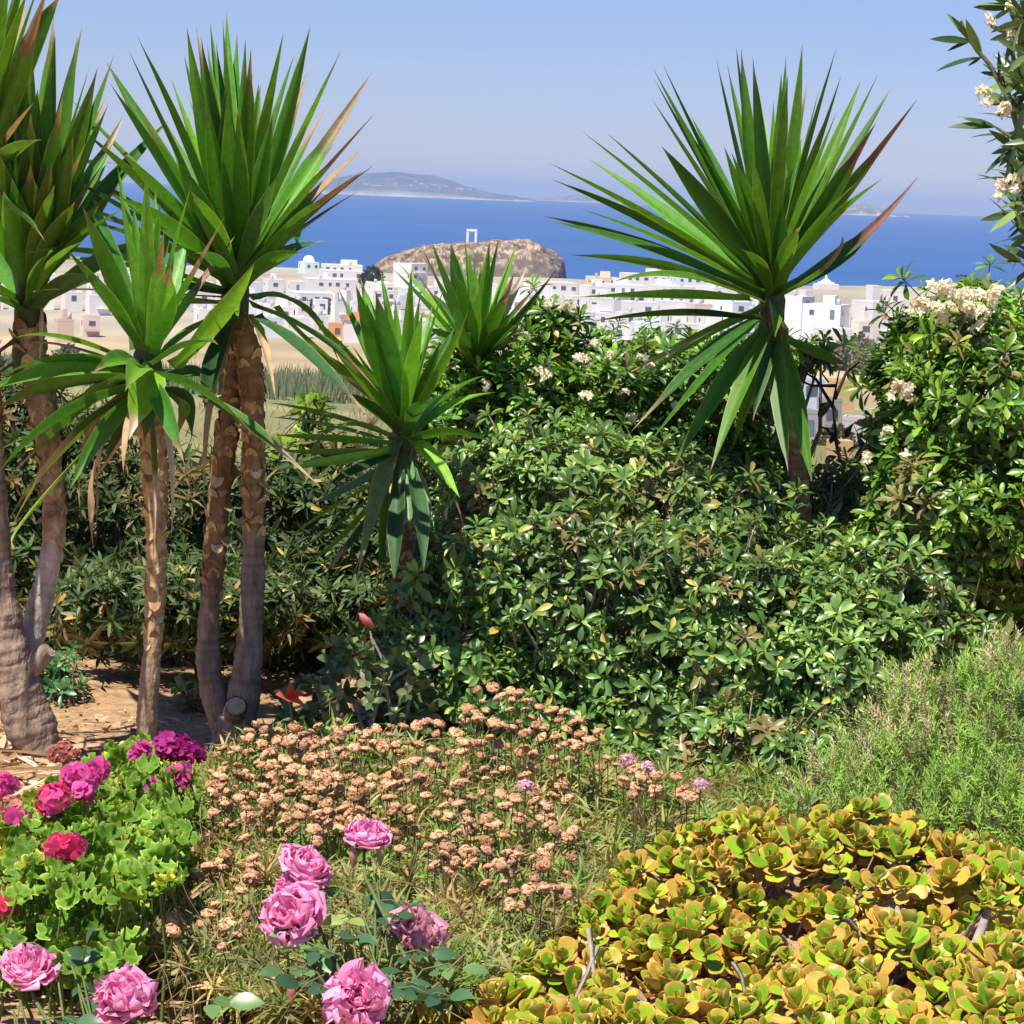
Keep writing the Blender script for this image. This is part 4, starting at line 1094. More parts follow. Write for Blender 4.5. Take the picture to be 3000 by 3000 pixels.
def shrub(name, label, cat, base, blobs, n, K, length, tpl, pal, probs, pol=(18, 95), up=0.45, shrink=(.62, 1.04), twl=0.14, twr=0.0028, twcol=(0.22, 0.17, 0.12), mat=None, back=.3, jit=.25, group='shrubs around the garden bed', inner=.6, bias=None, ph=0.0, lump=.13):
    rt = thing(name, base, label, cat, group)
    p, nn = shell(blobs, n, shrink, .04, back, ph, lump)
    ax = unit(nn * .75 + np.array([0, -.12, up]) + R.randn(n, 3) * .35)
    if bias is not None: ax = unit(ax + np.array(bias))
    tone = (0.62 + 0.6 * R.rand(n, 1, 1)) * (1 + .30 * wav(p, 3.1, ph + 1))[:, None, None]
    dead = ((wav(p, 5.3, ph + 2) > .55) & (R.rand(n) < .6)) | (R.rand(n) < .03)
    shoot = R.rand(n) < .16
    p = p + ax * (shoot * R.uniform(.03, .10, n))[:, None]

    def cols(N, KK, fr):
        c = mixcols(pal, probs, N, KK, .22) * tone
        young = np.clip(1 - fr * 2.2, 0, 1)[..., None] * R.rand(N, 1, 1)
        c = c * (1 + young * .7) + young * np.array([.02, .03, 0])
        return np.where(dead[:, None, None], c * .35 + np.array([.24, .15, .07]) * R.uniform(.5, 1.3, (N, KK, 1)), c)
    mb = MB()
    rosettes(mb, tpl, p, ax, K, length * (0.58 + .72 * R.rand(n)), pol, cols, jit, inner)
    mb.build('foliage', mat or M_LEAF, rt)
    mb = MB()
    C = np.array([tuple(b[0]) for b in blobs])
    near = C[np.argmin(np.linalg.norm(p[:, None] - C[None], axis=2), axis=1)]
    twigs(mb, p, ax, twl, twr, twcol, near, .45)
    for b in blobs:                                   # main limbs from the foot of the shrub into each lobe
        c = A(b[0]); foot = A(base) + np.array([(c[0] - base[0]) * .7, (c[1] - base[1]) * .5 + .12, 0]); foot[2] = float(ground_z(foot[0], foot[1]))
        m_ = (c + foot) / 2 + R.randn(3) * .05
        tube(mb, [foot, lerp(foot, m_, .55) + R.randn(3) * .02, m_, lerp(m_, c, .6) + R.randn(3) * .03, c], [.009, .010, .009, .007, .004], np.array(twcol) * .8, 7, wob=.2)
        for q in range(7):
            e = c + unit(R.randn(3) + [0, -.4, .4]) * np.array(b[1]) * .75
            tube(mb, [lerp(foot, m_, .7), lerp(m_, e, .5) + R.randn(3) * .04, e], [.011, .008, .003], np.array(twcol) * R.uniform(.8, 1.5), 5)
    mb.build('branches', M_STEM, rt)
    return rt, p, ax


G_DULL = [(0.12, 0.225, 0.048), (0.085, 0.175, 0.045), (0.175, 0.285, 0.058), (0.26, 0.36, 0.075), (0.55, 0.47, 0.10)]
shrub('hedge_shrub', 'dull green pittosporum bush sprawling across the middle behind the dried flowers', 'shrub', G(1950, 2190),
      [px_blob(*a) for a in [(1470, 1500, 9.95, 200, 220, .3), (1680, 1490, 9.85, 290, 230, .32), (2030, 1570, 9.75, 290, 215, .32), (2330, 1730, 9.6, 220, 170, .26), (2430, 1470, 10.2, 90, 80, .12), (2490, 1400, 10.25, 60, 60, .1), (2600, 1800, 9.55, 230, 250, .3),
                             (1380, 1830, 9.5, 250, 300, .3), (1740, 1830, 9.35, 320, 340, .32), (2090, 1900, 9.3, 320, 330, .32), (2420, 2010, 9.2, 290, 300, .3), (1900, 2130, 9.15, 300, 170, .25), (2230, 2230, 8.95, 260, 140, .22), (2330, 2300, 8.75, 180, 110, .2), (2080, 2260, 8.9, 160, 90, .15), (1250, 1860, 9.4, 140, 210, .16), (1520, 2050, 9.3, 280, 170, .25), (1290, 1960, 9.45, 160, 190, .2), (2770, 1920, 9.4, 130, 170, .2)]],
      3700, 10, 0.058, T_PITT2, G_DULL, [.33, .22, .25, .16, .04], twcol=(0.50, 0.39, 0.29), twr=.0036, twl=.19, ph=1.0, jit=.36, lump=.2, shrink=(.55, 1.06))

G_BRIGHT = [(0.095, 0.22, 0.024), (0.065, 0.155, 0.022), (0.18, 0.35, 0.032), (0.27, 0.43, 0.045), (0.34, 0.22, 0.08)]
sh_b, pb, ab = shrub('pittosporum_shrub', 'glossy pittosporum with cream blossom in the back row below the white town', 'shrub', G(1750, 2040),
                     [px_blob(*a) for a in [(1330, 1180, 10.4, 140, 150, .3), (1520, 1130, 10.5, 190, 150, .3), (1760, 1140, 10.6, 220, 150, .3), (2000, 1120, 10.65, 190, 140, .3), (2150, 1170, 10.6, 120, 140, .3), (1600, 1330, 10.4, 330, 200, .3), (1980, 1340, 10.5, 290, 200, .3), (1625, 935, 10.5, 80, 52, .09), (2365, 1035, 10.45, 60, 34, .08), (2180, 1480, 10.4, 140, 150, .2)]],
                     1500, 12, 0.064, T_PITT3, G_BRIGHT, [.4, .2, .25, .12, .03], twcol=(0.20, 0.15, 0.12), up=.6, ph=2.0)
mb = MB(); tube(mb, [P(1600, 1110, 10.5), P(1612, 1040, 10.5), P(1622, 950, 10.5)], [.016, .014, .01], (.2, .15, .12), 8, wob=.2); mb.build('branch', M_STEM, sh_b)
sh_r, pr, ar_ = shrub('pittosporum_shrub', 'tall bright green pittosporum topped with cream blossom, dark and hollow below', 'shrub', G(2800, 2020),
                      [px_blob(*a) for a in [(2700, 1090, 10.1, 150, 110, .28), (2850, 990, 10.0, 220, 130, .3), (2930, 1200, 9.8, 240, 250, .35), (2760, 1260, 9.9, 190, 190, .3), (2690, 1300, 10.0, 80, 130, .15), (2770, 1500, 9.7, 190, 190, .3), (2930, 1520, 9.7, 170, 170, .3), (3080, 1350, 9.7, 200, 400, .35), (2620, 1540, 9.9, 90, 120, .15)]],
                      1600, 12, 0.070, T_PITT3, G_BRIGHT, [.3, .15, .3, .22, .03], twcol=(0.16, 0.12, 0.09), up=.6, ph=3.0)
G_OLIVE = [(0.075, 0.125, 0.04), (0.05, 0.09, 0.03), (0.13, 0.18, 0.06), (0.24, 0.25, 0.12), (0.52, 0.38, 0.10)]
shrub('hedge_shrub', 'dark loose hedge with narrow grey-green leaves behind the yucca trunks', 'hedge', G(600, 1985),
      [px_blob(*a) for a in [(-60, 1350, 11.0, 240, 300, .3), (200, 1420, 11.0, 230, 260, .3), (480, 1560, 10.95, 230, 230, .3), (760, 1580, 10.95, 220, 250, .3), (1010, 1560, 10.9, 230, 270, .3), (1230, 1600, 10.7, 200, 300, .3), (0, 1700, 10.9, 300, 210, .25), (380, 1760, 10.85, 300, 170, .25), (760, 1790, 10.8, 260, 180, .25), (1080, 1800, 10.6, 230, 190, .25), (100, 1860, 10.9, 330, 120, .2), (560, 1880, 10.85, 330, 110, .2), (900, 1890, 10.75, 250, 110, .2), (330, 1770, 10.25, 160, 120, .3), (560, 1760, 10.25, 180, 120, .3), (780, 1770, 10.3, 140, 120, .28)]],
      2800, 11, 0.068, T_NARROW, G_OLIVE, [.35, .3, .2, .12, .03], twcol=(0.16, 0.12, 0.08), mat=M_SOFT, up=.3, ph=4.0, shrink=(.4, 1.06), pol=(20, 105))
shrub('young_shrub', 'yellow-green leafy shoot standing above the hedge between trunk and hanging yucca blades', 'shrub', G(900, 2000) + Vector((0, .5, 0)),
      [px_blob(905, 1200, 11.2, 45, 60, .08), px_blob(930, 1300, 11.2, 60, 60, .08), px_blob(820, 1330, 11.2, 70, 60, .1), px_blob(870, 1420, 11.2, 120, 90, .1)], 60, 9, .075, T_PITT, [(0.2, 0.34, 0.03), (0.30, 0.42, 0.06), (.14, .25, .03)], [.5, .2, .3], mat=M_SOFT, ph=5)
shrub('young_shrub', 'small dark green leafy plant on the shaded soil beside the forked yucca', 'shrub', G(170, 2085), [px_blob(150, 1990, 9.9, 55, 55, .08), px_blob(200, 2040, 9.8, 60, 40, .08), px_blob(150, 2050, 9.8, 40, 40, .06)], 46, 8, .045, T_PITT, [(0.04, 0.12, 0.035), (0.07, 0.18, 0.05)], [.6, .4], ph=6)
shrub('seedling', 'pale green seedling on the sand between the slim yucca and the twin trunks', 'plant', G(575, 2095), [px_blob(565, 2065, 9.6, 22, 18, .03), px_blob(590, 2080, 9.6, 20, 10, .02)], 7, 6, .05, T_PITT, [(0.24, 0.34, 0.06), (0.12, 0.24, 0.03)], [.5, .5], ph=7, mat=M_SOFT)

# cream blossom clusters of the two pittosporums
CREAMF = [(0.90, 0.87, 0.66), (0.84, 0.77, 0.48), (0.92, 0.90, 0.78)]
T_PET = leaf_tpl([0, .3, .7, 1], [.4, .9, 1, .3], 0.55, 3, .1, -.35)
bl_mesh = []
for k in range(4):
    mb = MB(); n = 13
    d_ = unit(R.randn(n, 3) + [0, -.3, .9]); p_ = d_ * np.array([.034, .034, .024]) * R.uniform(.6, 1, (n, 1))
    rosettes(mb, T_PET, p_, unit(d_ + R.randn(n, 3) * .3), 5, .021 * R.uniform(.8, 1.2, n), (45, 75), lambda N, K, fr: mixcols(CREAMF, [.5, .25, .25], N, K, .1), .2, .9)
    bl_mesh.append(mb.mesh('blossom', M_PETAL))


def blossoms(rt, pxs, d, sc=1.0):
    for px, py in pxs:
        part_copy(bl_mesh[R.randint(4)], 'blossom', rt, P(px, py, d + R.uniform(-.05, .05)), (R.uniform(-.5, .5), R.uniform(-.5, .5), R.rand() * 6), (sc * R.uniform(.8, 1.3),) * 3)


blossoms(sh_b, [(1605, 890), (1660, 900), (1540, 985), (1745, 1010), (1580, 1088), (1600, 1100), (1700, 1050), (1790, 1040), (1720, 1160), (1745, 1245), (1880, 1050), (1905, 1080), (1960, 1040), (1850, 1230), (1420, 1130), (1385, 1230), (2060, 1060), (1350, 1320), (1500, 1260), (1830, 1150), (1980, 1190)], 10.18, .58)
blossoms(sh_r, [(2740, 850), (2770, 845), (2800, 870), (2830, 865), (2860, 875), (2780, 900), (2740, 905), (2840, 900), (2875, 920), (2900, 895), (2920, 860), (2760, 930), (2700, 890), (2690, 910), (2870, 960), (2890, 1010), (2640, 1140), (2630, 1160), (2655, 1170), (2600, 1265), (2670, 1330), (2660, 1370), (2690, 1400), (2650, 1420), (2680, 1470), (2620, 1450), (2750, 1440), (2950, 1540), (2980, 1560), (2800, 1320), (2980, 1000), (2540, 1340)], 9.68, .78)

# bare twigs in the gap beside the tall yucca
rt = thing('bare_twigs', G(2420, 2030), 'thin dark bare twigs crossing the gap in front of the yard', 'twigs')
mb = MB()
for pts in [[(2480, 1420), (2450, 1300), (2440, 1180), (2460, 1080)], [(2445, 1200), (2390, 1110), (2340, 1080)], [(2450, 1130), (2380, 1130), (2330, 1110)], [(2445, 1170), (2480, 1090), (2520, 1060)], [(2460, 1300), (2420, 1255), (2400, 1250)], [(2480, 1420), (2470, 1700), (2440, 1990)]]:
    tube(mb, [P(x, y, 10.3) for x, y in pts], np.linspace(.007, .0025, len(pts)), (.07, .05, .045), 6)
mb.build('branches', M_STEM, rt)
mb = MB()
for x, y in [(2510, 1270), (2530, 1300), (2460, 1265), (2440, 1180), (2500, 1240), (2560, 1290)]:
    p_ = np.array([P(x, y, 10.3)] * 3)
    inst(mb, T_PITT, frames(R.randn(3, 3) + [0, 0, -.6], R.randn(3, 3)), p_, np.full(3, .07), np.tile([.05, .05, .025], (3, 1)))
mb.build('foliage', M_LEAF, rt)

# oleander hanging in from the edge
rt = thing('oleander_shrub', G(3250, 2700), 'narrow-leaved oleander with cream buds reaching in at the picture edge against the sky', 'shrub', 'shrubs around the garden bed')
dO = 7.4
mb, ml = MB(), MB()
for pts in [[(3250, 2500), (3200, 1500), (3120, 800), (3010, 480), (2960, 300), (2900, 190), (2842, 121), (2815, 60)], [(3120, 800), (3040, 560), (2990, 420), (2917, 372)], [(3150, 1000), (3060, 830), (2991, 768)], [(3100, 700), (3060, 300), (3010, 80), (2972, 18), (2950, -60)], [(3090, 650), (3030, 610), (2985, 600)], [(3250, 2000), (3120, 1200), (3050, 700), (3000, 500)]]:
    tube(mb, [P(x, y, dO) for x, y in pts], np.linspace(.012, .003, len(pts)), (.16, .15, .08), 7)
mb.build('branches', M_STEM, rt)
T_OLE = leaf_tpl([0, .12, .4, .7, .9, 1], [.15, .6, 1, .8, .35, .05], 0.20, 7, 0.12, -0.12)
OL = [((2842, 121), [(2779, 33), (2730, 109), (2775, 144), (2790, 40)]), ((2875, 168), [(2740, 193), (2835, 193), (2823, 51), (2838, 55)]), ((2926, 223), [(2868, 207), (2880, 180), (2930, 150)]), ((2963, 303), [(2863, 261), (2921, 228), (2940, 215), (2880, 300)]),
      ((2917, 372), [(2805, 328), (2779, 361), (2830, 340)]), ((2958, 396), [(2840, 389), (2879, 414), (2930, 460)]), ((2980, 430), [(2879, 500), (2898, 449), (2925, 490)]), ((2972, 18), [(2854, 23), (2863, 2), (2880, -30), (2900, 60)]), ((2990, 619), [(2951, 619), (2912, 617), (2930, 590)]),
      ((3000, 650), [(2949, 673), (2960, 700)]), ((2991, 768), [(2898, 719), (2930, 715), (2916, 764), (2960, 720)]), ((2990, 60), [(2900, 90), (2960, 130), (3000, 130), (2950, 150)]), ((3000, 200), [(2930, 190), (2960, 240), (2980, 120)]), ((3000, 330), [(2940, 330), (2960, 280), (2985, 250)]), ((3010, 480), [(2960, 470), (2980, 400), (2950, 520)])]
for b_, tips in OL:
    for q, tp in enumerate(tips):
        B = A(P(b_[0], b_[1], dO)); dz = R.uniform(-.04, .04)
        T_ = A(P(tp[0], tp[1], dO + dz)); L_ = np.linalg.norm(T_ - B)
        inst(ml, T_OLE, frames((T_ - B)[None], (R.randn(1, 3) * .6 + [-.2, -.8, .6])), B[None], np.array([L_ * 1.02]), np.array([[(.08, .15, .045), (.05, .10, .035), (.20, .30, .08)][R.choice(3, p=[.45, .2, .35])]]))
n = 120
pp = np.array([A(P(R.uniform(2960, 3200), R.uniform(-150, 780), dO + R.uniform(-.2, .25))) for _ in range(n)])
pp = pp[(np.arange(n) % 10) < 10]
rosettes(ml, T_OLE, pp, unit(R.randn(n, 3) * .5 + [-.5, -.3, .5]), 7, np.full(n, .10), (25, 90), lambda N, K, fr: mixcols([(.08, .15, .045), (.05, .10, .035), (.20, .30, .08), (.14, .22, .07)], [.4, .25, .2, .15], N, K), .25, .7)
ml.build('foliage', M_LEAF, rt)
for k, (x, y) in enumerate([(2880, 270), (2890, 300), (2935, 545), (2950, 565), (2965, 530), (2930, 570), (2975, 560), (2963, 93), (2985, 110), (2900, 60), (2945, 320), (2990, 520), (2960, 20), (2935, 335)]):
    part_copy(bl_mesh[k % 4], 'blossom', rt, P(x, y, dO - .05), (R.uniform(-.5, .5), R.uniform(.2, .9), R.rand() * 6), (.5, .42, .62))

# rosemary
rt = thing('rosemary_shrub', G(2700, 2440), 'grey-green rosemary bush of upright needle sprigs between the pittosporum and the jade plant', 'shrub', 'shrubs around the garden bed')
blobs = [px_blob(*a) for a in [(2450, 2380, 8.1, 110, 110, .25), (2620, 2300, 8.2, 170, 170, .3), (2800, 2190, 8.3, 190, 200, .3), (2960, 2160, 8.2, 170, 220, .3), (2640, 2440, 7.95, 190, 110, .25), (2860, 2420, 7.9, 190, 150, .25), (3050, 2400, 7.8, 150, 200, .25), (2700, 2100, 8.5, 120, 100, .15)]]
n = 950
p, nn = shell(blobs, n, (.45, 1.02), .03, .4, 8.0)
ax = unit(nn * .5 + np.array([0, -.1, .8]) + R.randn(n, 3) * .32)
K = 34
tpl = leaf_tpl([0, .5, 1], [.8, 1, .3], .17, 2, 0.0, -.15)
fr = np.linspace(0, 1, K)[None] * np.ones((n, 1))
L = .11 * R.uniform(.7, 1.3, (n, 1))
pos = p[:, None] + ax[:, None] * (fr * L)[..., None]
ref = unit(np.cross(ax, [.3, .9, .1])); r2 = np.cross(ax, ref)
az = np.arange(K)[None] * 2.4 + R.rand(n, 1) * 6
rad = np.cos(az)[..., None] * ref[:, None] + np.sin(az)[..., None] * r2[:, None]
dd = ax[:, None] * (.5 + .5 * fr[..., None]) + rad * (1 - .55 * fr[..., None])
base_c = np.array([(0.15, 0.29, 0.05), (0.20, 0.36, 0.06), (0.26, 0.29, 0.12), (0.42, 0.34, 0.20)])[R.choice(4, n, p=[.35, .3, .22, .13])]
green = (p[:, 1] < 8.05) | (wav(p, 9.0, 1.3) > .35)
base_c = np.where((green | (R.rand(n) < .35))[:, None], np.array([(0.28, 0.48, 0.08), (0.36, 0.54, 0.10), (0.28, 0.38, 0.12)])[R.choice(3, n)], np.array([(0.44, 0.48, 0.20), (0.56, 0.50, 0.27), (0.64, 0.52, 0.34)])[R.choice(3, n)])
cc = base_c[:, None] * (0.75 + .5 * fr[..., None]) * R.uniform(.8, 1.2, (n, K, 1))
mb = MB()
inst(mb, tpl, frames(dd.reshape(-1, 3), (rad * -.3 + ax[:, None] + R.randn(n, K, 3) * .3).reshape(-1, 3)), pos.reshape(-1, 3), (.030 * R.uniform(.7, 1.2, (n, K)) * (1 - .45 * fr)).ravel(), cc.reshape(-1, 3))
mb.build('foliage', M_SOFT, rt)
mb = MB(); twigs(mb, p + ax * .08, ax, .15, .0013, (.34, .26, .18), A(rt.location)[None] + p * 0, .2)
mb.build('branches', M_STEM, rt)


# ================================================================== JADE PLANT
def jade_leaf():
    nt_, ns = 8, 12
    t = np.array([0, .15, .4, .62, .80, .92, .98, 1.0])
    wv = np.interp(t, [0, .15, .4, .65, .85, .96, 1], [.18, .34, .74, 1.0, .98, .62, .10]) * .38
    th_ = np.interp(t, [0, .3, .8, 1], [.06, .075, .06, .01])
    a = np.arange(ns) / ns * 2 * PI
    v = np.array([[(w_ * math.cos(q), tt, h_ * math.sin(q) + .22 * (tt - .25) ** 2 + .10 * abs(math.cos(q)) * w_ / .37) for q in a] for tt, w_, h_ in zip(t, wv, th_)])
    i, j = np.meshgrid(np.arange(nt_ - 1), np.arange(ns), indexing='ij'); k = (j + 1) % ns
    f = np.stack([i * ns + j, i * ns + k, (i + 1) * ns + k, (i + 1) * ns + j], -1).reshape(-1, 4)
    A_, T_ = np.tile(a, nt_), np.repeat(t, ns)
    rim = np.maximum(np.abs(np.cos(A_)) ** 6, np.clip((T_ - .86) / .1, 0, 1))
    under = (np.sin(A_) < -.2).astype(float)
    return v.reshape(-1, 3), f, T_, rim, under


JL = jade_leaf()
rt = thing('jade_plant', G(2250, 2830), 'large jade plant with fleshy yellow-green leaves edged in orange-red', 'succulent', 'shrubs around the garden bed')
blobs = [px_blob(*a) for a in [(2200, 2600, 7.15, 240, 220, .3), (2450, 2560, 7.2, 250, 190, .3), (2720, 2620, 7.15, 280, 190, .3), (2960, 2720, 7.0, 180, 190, .3), (1960, 2660, 6.9, 220, 190, .28), (1790, 2790, 6.7, 170, 140, .22), (2050, 2790, 6.6, 200, 120, .22), (2600, 2860, 6.35, 260, 150, .25), (2360, 2850, 6.4, 200, 110, .2),
                               (2900, 2920, 6.2, 220, 150, .25), (1660, 2870, 6.2, 140, 110, .18), (1960, 2980, 5.85, 250, 100, .2), (2350, 2990, 5.8, 250, 110, .2), (2720, 3030, 5.75, 270, 120, .2), (1500, 2970, 6.0, 120, 70, .14), (1340, 3020, 5.85, 130, 70, .14), (3000, 3030, 5.7, 200, 130, .2), (1700, 3060, 5.75, 200, 90, .2)]]
JB = (0.36, 0.30, 0.26)
JS = [[(2230, 2960), (2190, 2890), (2150, 2830), (2080, 2800), (1970, 2720)], [(2190, 2890), (2100, 2880), (2010, 2900), (1900, 2850), (1800, 2800)], [(2700, 2990), (2660, 2800), (2640, 2710), (2600, 2600)], [(2680, 2850), (2860, 2770), (2900, 2650)], [(2660, 2780), (2560, 2800), (2480, 2700)], [(1500, 3060), (1495, 2990), (1480, 2930)]]
JQ = [[P(x, y, 6.5 + .08 * k) for k, (x, y) in enumerate(pts)] for pts in JS]
n = 680
p, nn = shell(blobs, n, (.66, 1.03), .05, .45, 9.0, .16)
e_ = np.array([A(q[-1]) + [R.uniform(-.03, .03), -.03 * k, .02 * k] for q in JQ for k in range(3)])
p = np.concatenate([p, e_]); nn = np.concatenate([nn, np.tile([0, -.5, .8], (len(e_), 1))]); n = len(p)
ax = unit(nn * .55 + np.array([0, -.45, .75]) + R.randn(n, 3) * .28)
sz = R.uniform(.034, .060, n)
ref = unit(np.cross(ax, [.3, .9, .1])); r2 = np.cross(ax, ref)
Ms, Ts, Ss, Cs = [], [], [], []
spin = R.rand(n) * 6
hue = R.rand(n)
for k in range(10):
    pair, side = k // 2, k % 2
    az = spin + pair * PI / 2 + side * PI + R.uniform(-.25, .25, n)
    rad = np.cos(az)[:, None] * ref + np.sin(az)[:, None] * r2
    po = np.radians(np.array([16, 36, 56, 76, 96])[pair] + R.uniform(-9, 9, n))[:, None]
    d_ = np.cos(po) * ax + np.sin(po) * rad
    nrm = np.sin(po) * ax - np.cos(po) * rad
    Ms.append(frames(d_, nrm)); Ts.append(p - ax * (pair * .011)[..., None] if False else p - ax * (pair * .012)); Ss.append(sz * np.array([.55, .85, 1.0, 1.0, .9])[pair] * R.uniform(.85, 1.15, n))
    g = np.array([(0.14, 0.37, 0.012), (0.22, 0.45, 0.015), (0.34, 0.49, 0.022), (0.58, 0.42, 0.06)])
    pr_ = np.clip(.25 + .5 * hue + (pair - 1.5) * .12 + R.uniform(-.25, .25, n), 0, .999)
    gc = g[np.minimum((pr_ * 4).astype(int), 3)] * R.uniform(.8, 1.2, (n, 1))
    c = np.repeat(gc[:, None], len(JL[0]), 1)
    red = np.array([0.80, 0.24, 0.07])
    rimw = (JL[3] * .95)[None, :, None] * R.uniform(.35, 1, (n, 1, 1))
    und = (JL[4] * .40)[None, :, None] * R.uniform(.1, 1, (n, 1, 1))
    c = c * (1 - rimw) + red * rimw
    c = c * (1 - und) + np.array([0.84, 0.40, 0.16]) * und
    Cs.append(c)
mb = MB()
inst(mb, (JL[0], JL[1]), np.concatenate(Ms), np.concatenate(Ts), np.concatenate(Ss), np.concatenate(Cs))
mb.build('foliage', M_SUCC, rt)
mb = MB()
twigs(mb, p - ax * .03, ax, .17, .006, (.30, .25, .20), A(rt.location)[None] + [0, 0, .1] + p * 0, .35)
for q in JQ:
    tube(mb, q, np.linspace(.018, .008, len(q)), JB, 9, wob=.15)
for b in blobs:
    c = A(b[0]); f_ = np.array([c[0] * .6 + rt.location.x * .4, c[1] + .1, -.02])
    tube(mb, [f_, (f_ + c) / 2 + R.randn(3) * .02, c], [.02, .016, .01], np.array(JB) * .8, 7, wob=.15)
mb.build('branches', M_STEM, rt)


# ================================================================== FLOWER BED
def in_poly(x, y, poly):
    c = np.zeros(len(x), bool); j = len(poly) - 1
    for i in range(len(poly)):
        xi, yi = poly[i]; xj, yj = poly[j]
        c ^= ((yi > y) != (yj > y)) & (x < (xj - xi) * (y - yi) / (yj - yi + 1e-9) + xi)
        j = i
    return c


def sample_poly(poly, n, rs=R):
    poly = np.array(poly, float); lo, hi = poly.min(0), poly.max(0)
    out = np.zeros((0, 2))
    while len(out) < n:
        q = lo + (hi - lo) * rs.rand(n * 2, 2)
        out = np.concatenate([out, q[in_poly(q[:, 0], q[:, 1], poly)]])
    return out[:n]


def Gs(pxy, z):
    return np.array([A(G(x, y, zz)) for (x, y), zz in zip(pxy, np.broadcast_to(z, len(pxy)))])


# dried everlasting heads
head_mesh = []
HC = [(0.64, 0.36, 0.18), (0.70, 0.42, 0.22), (0.44, 0.23, 0.115), (0.68, 0.37, 0.22)]
for k in range(8):
    nu, nv = 18, 9
    v, c = [], []
    for a in range(nv):
        ph_ = PI * a / (nv - 1)
        for b_ in range(nu):
            th_ = 2 * PI * b_ / nu
            q = Vector((math.sin(ph_) * math.cos(th_), math.sin(ph_) * math.sin(th_), math.cos(ph_)))
            nz = noise.noise(q * 2.2 + Vector((k * 7, 0, 0))) * .34 + noise.noise(q * 6.5 + Vector((k * 3, 5, 0))) * .26
            r = 1 + nz
            z = q.z * r * (.55 if q.z > 0 else .28)
            v.append((q.x * r, q.y * r, z)); c.append(np.array(HC[k % 4]) * (1 + nz * 1.1))
    f = []
    for a in range(nv - 1):
        for b_ in range(nu): f.append([a * nu + b_, a * nu + (b_ + 1) % nu, (a + 1) * nu + (b_ + 1) % nu, (a + 1) * nu + b_])
    mb = MB(); mb.add(np.array(v) * .0195, np.array(f)[:, ::-1], np.array(c))
    # papery bracts
    n = 46; d_ = unit(R.randn(n, 3) + [0, 0, .7]); nz_p = d_ * np.array([.0195, .0195, .0105])
    inst(mb, leaf_tpl([0, .5, 1], [.8, 1, .2], .8, 2, .1, -.3), frames(unit(np.cross(d_, R.randn(n, 3))), d_ + R.randn(n, 3) * .5), nz_p * .95, np.full(n, .0105), np.array(HC)[R.randint(0, 4, n)] * R.uniform(.7, 1.3, (n, 1)))
    head_mesh.append(mb.mesh('flower_head', M_HEAD))

TUFT = [(0.16, 0.28, 0.045), (0.25, 0.33, 0.07), (0.37, 0.35, 0.12), (0.56, 0.38, 0.17), (0.24, 0.31, 0.16), (0.20, 0.40, 0.04)]


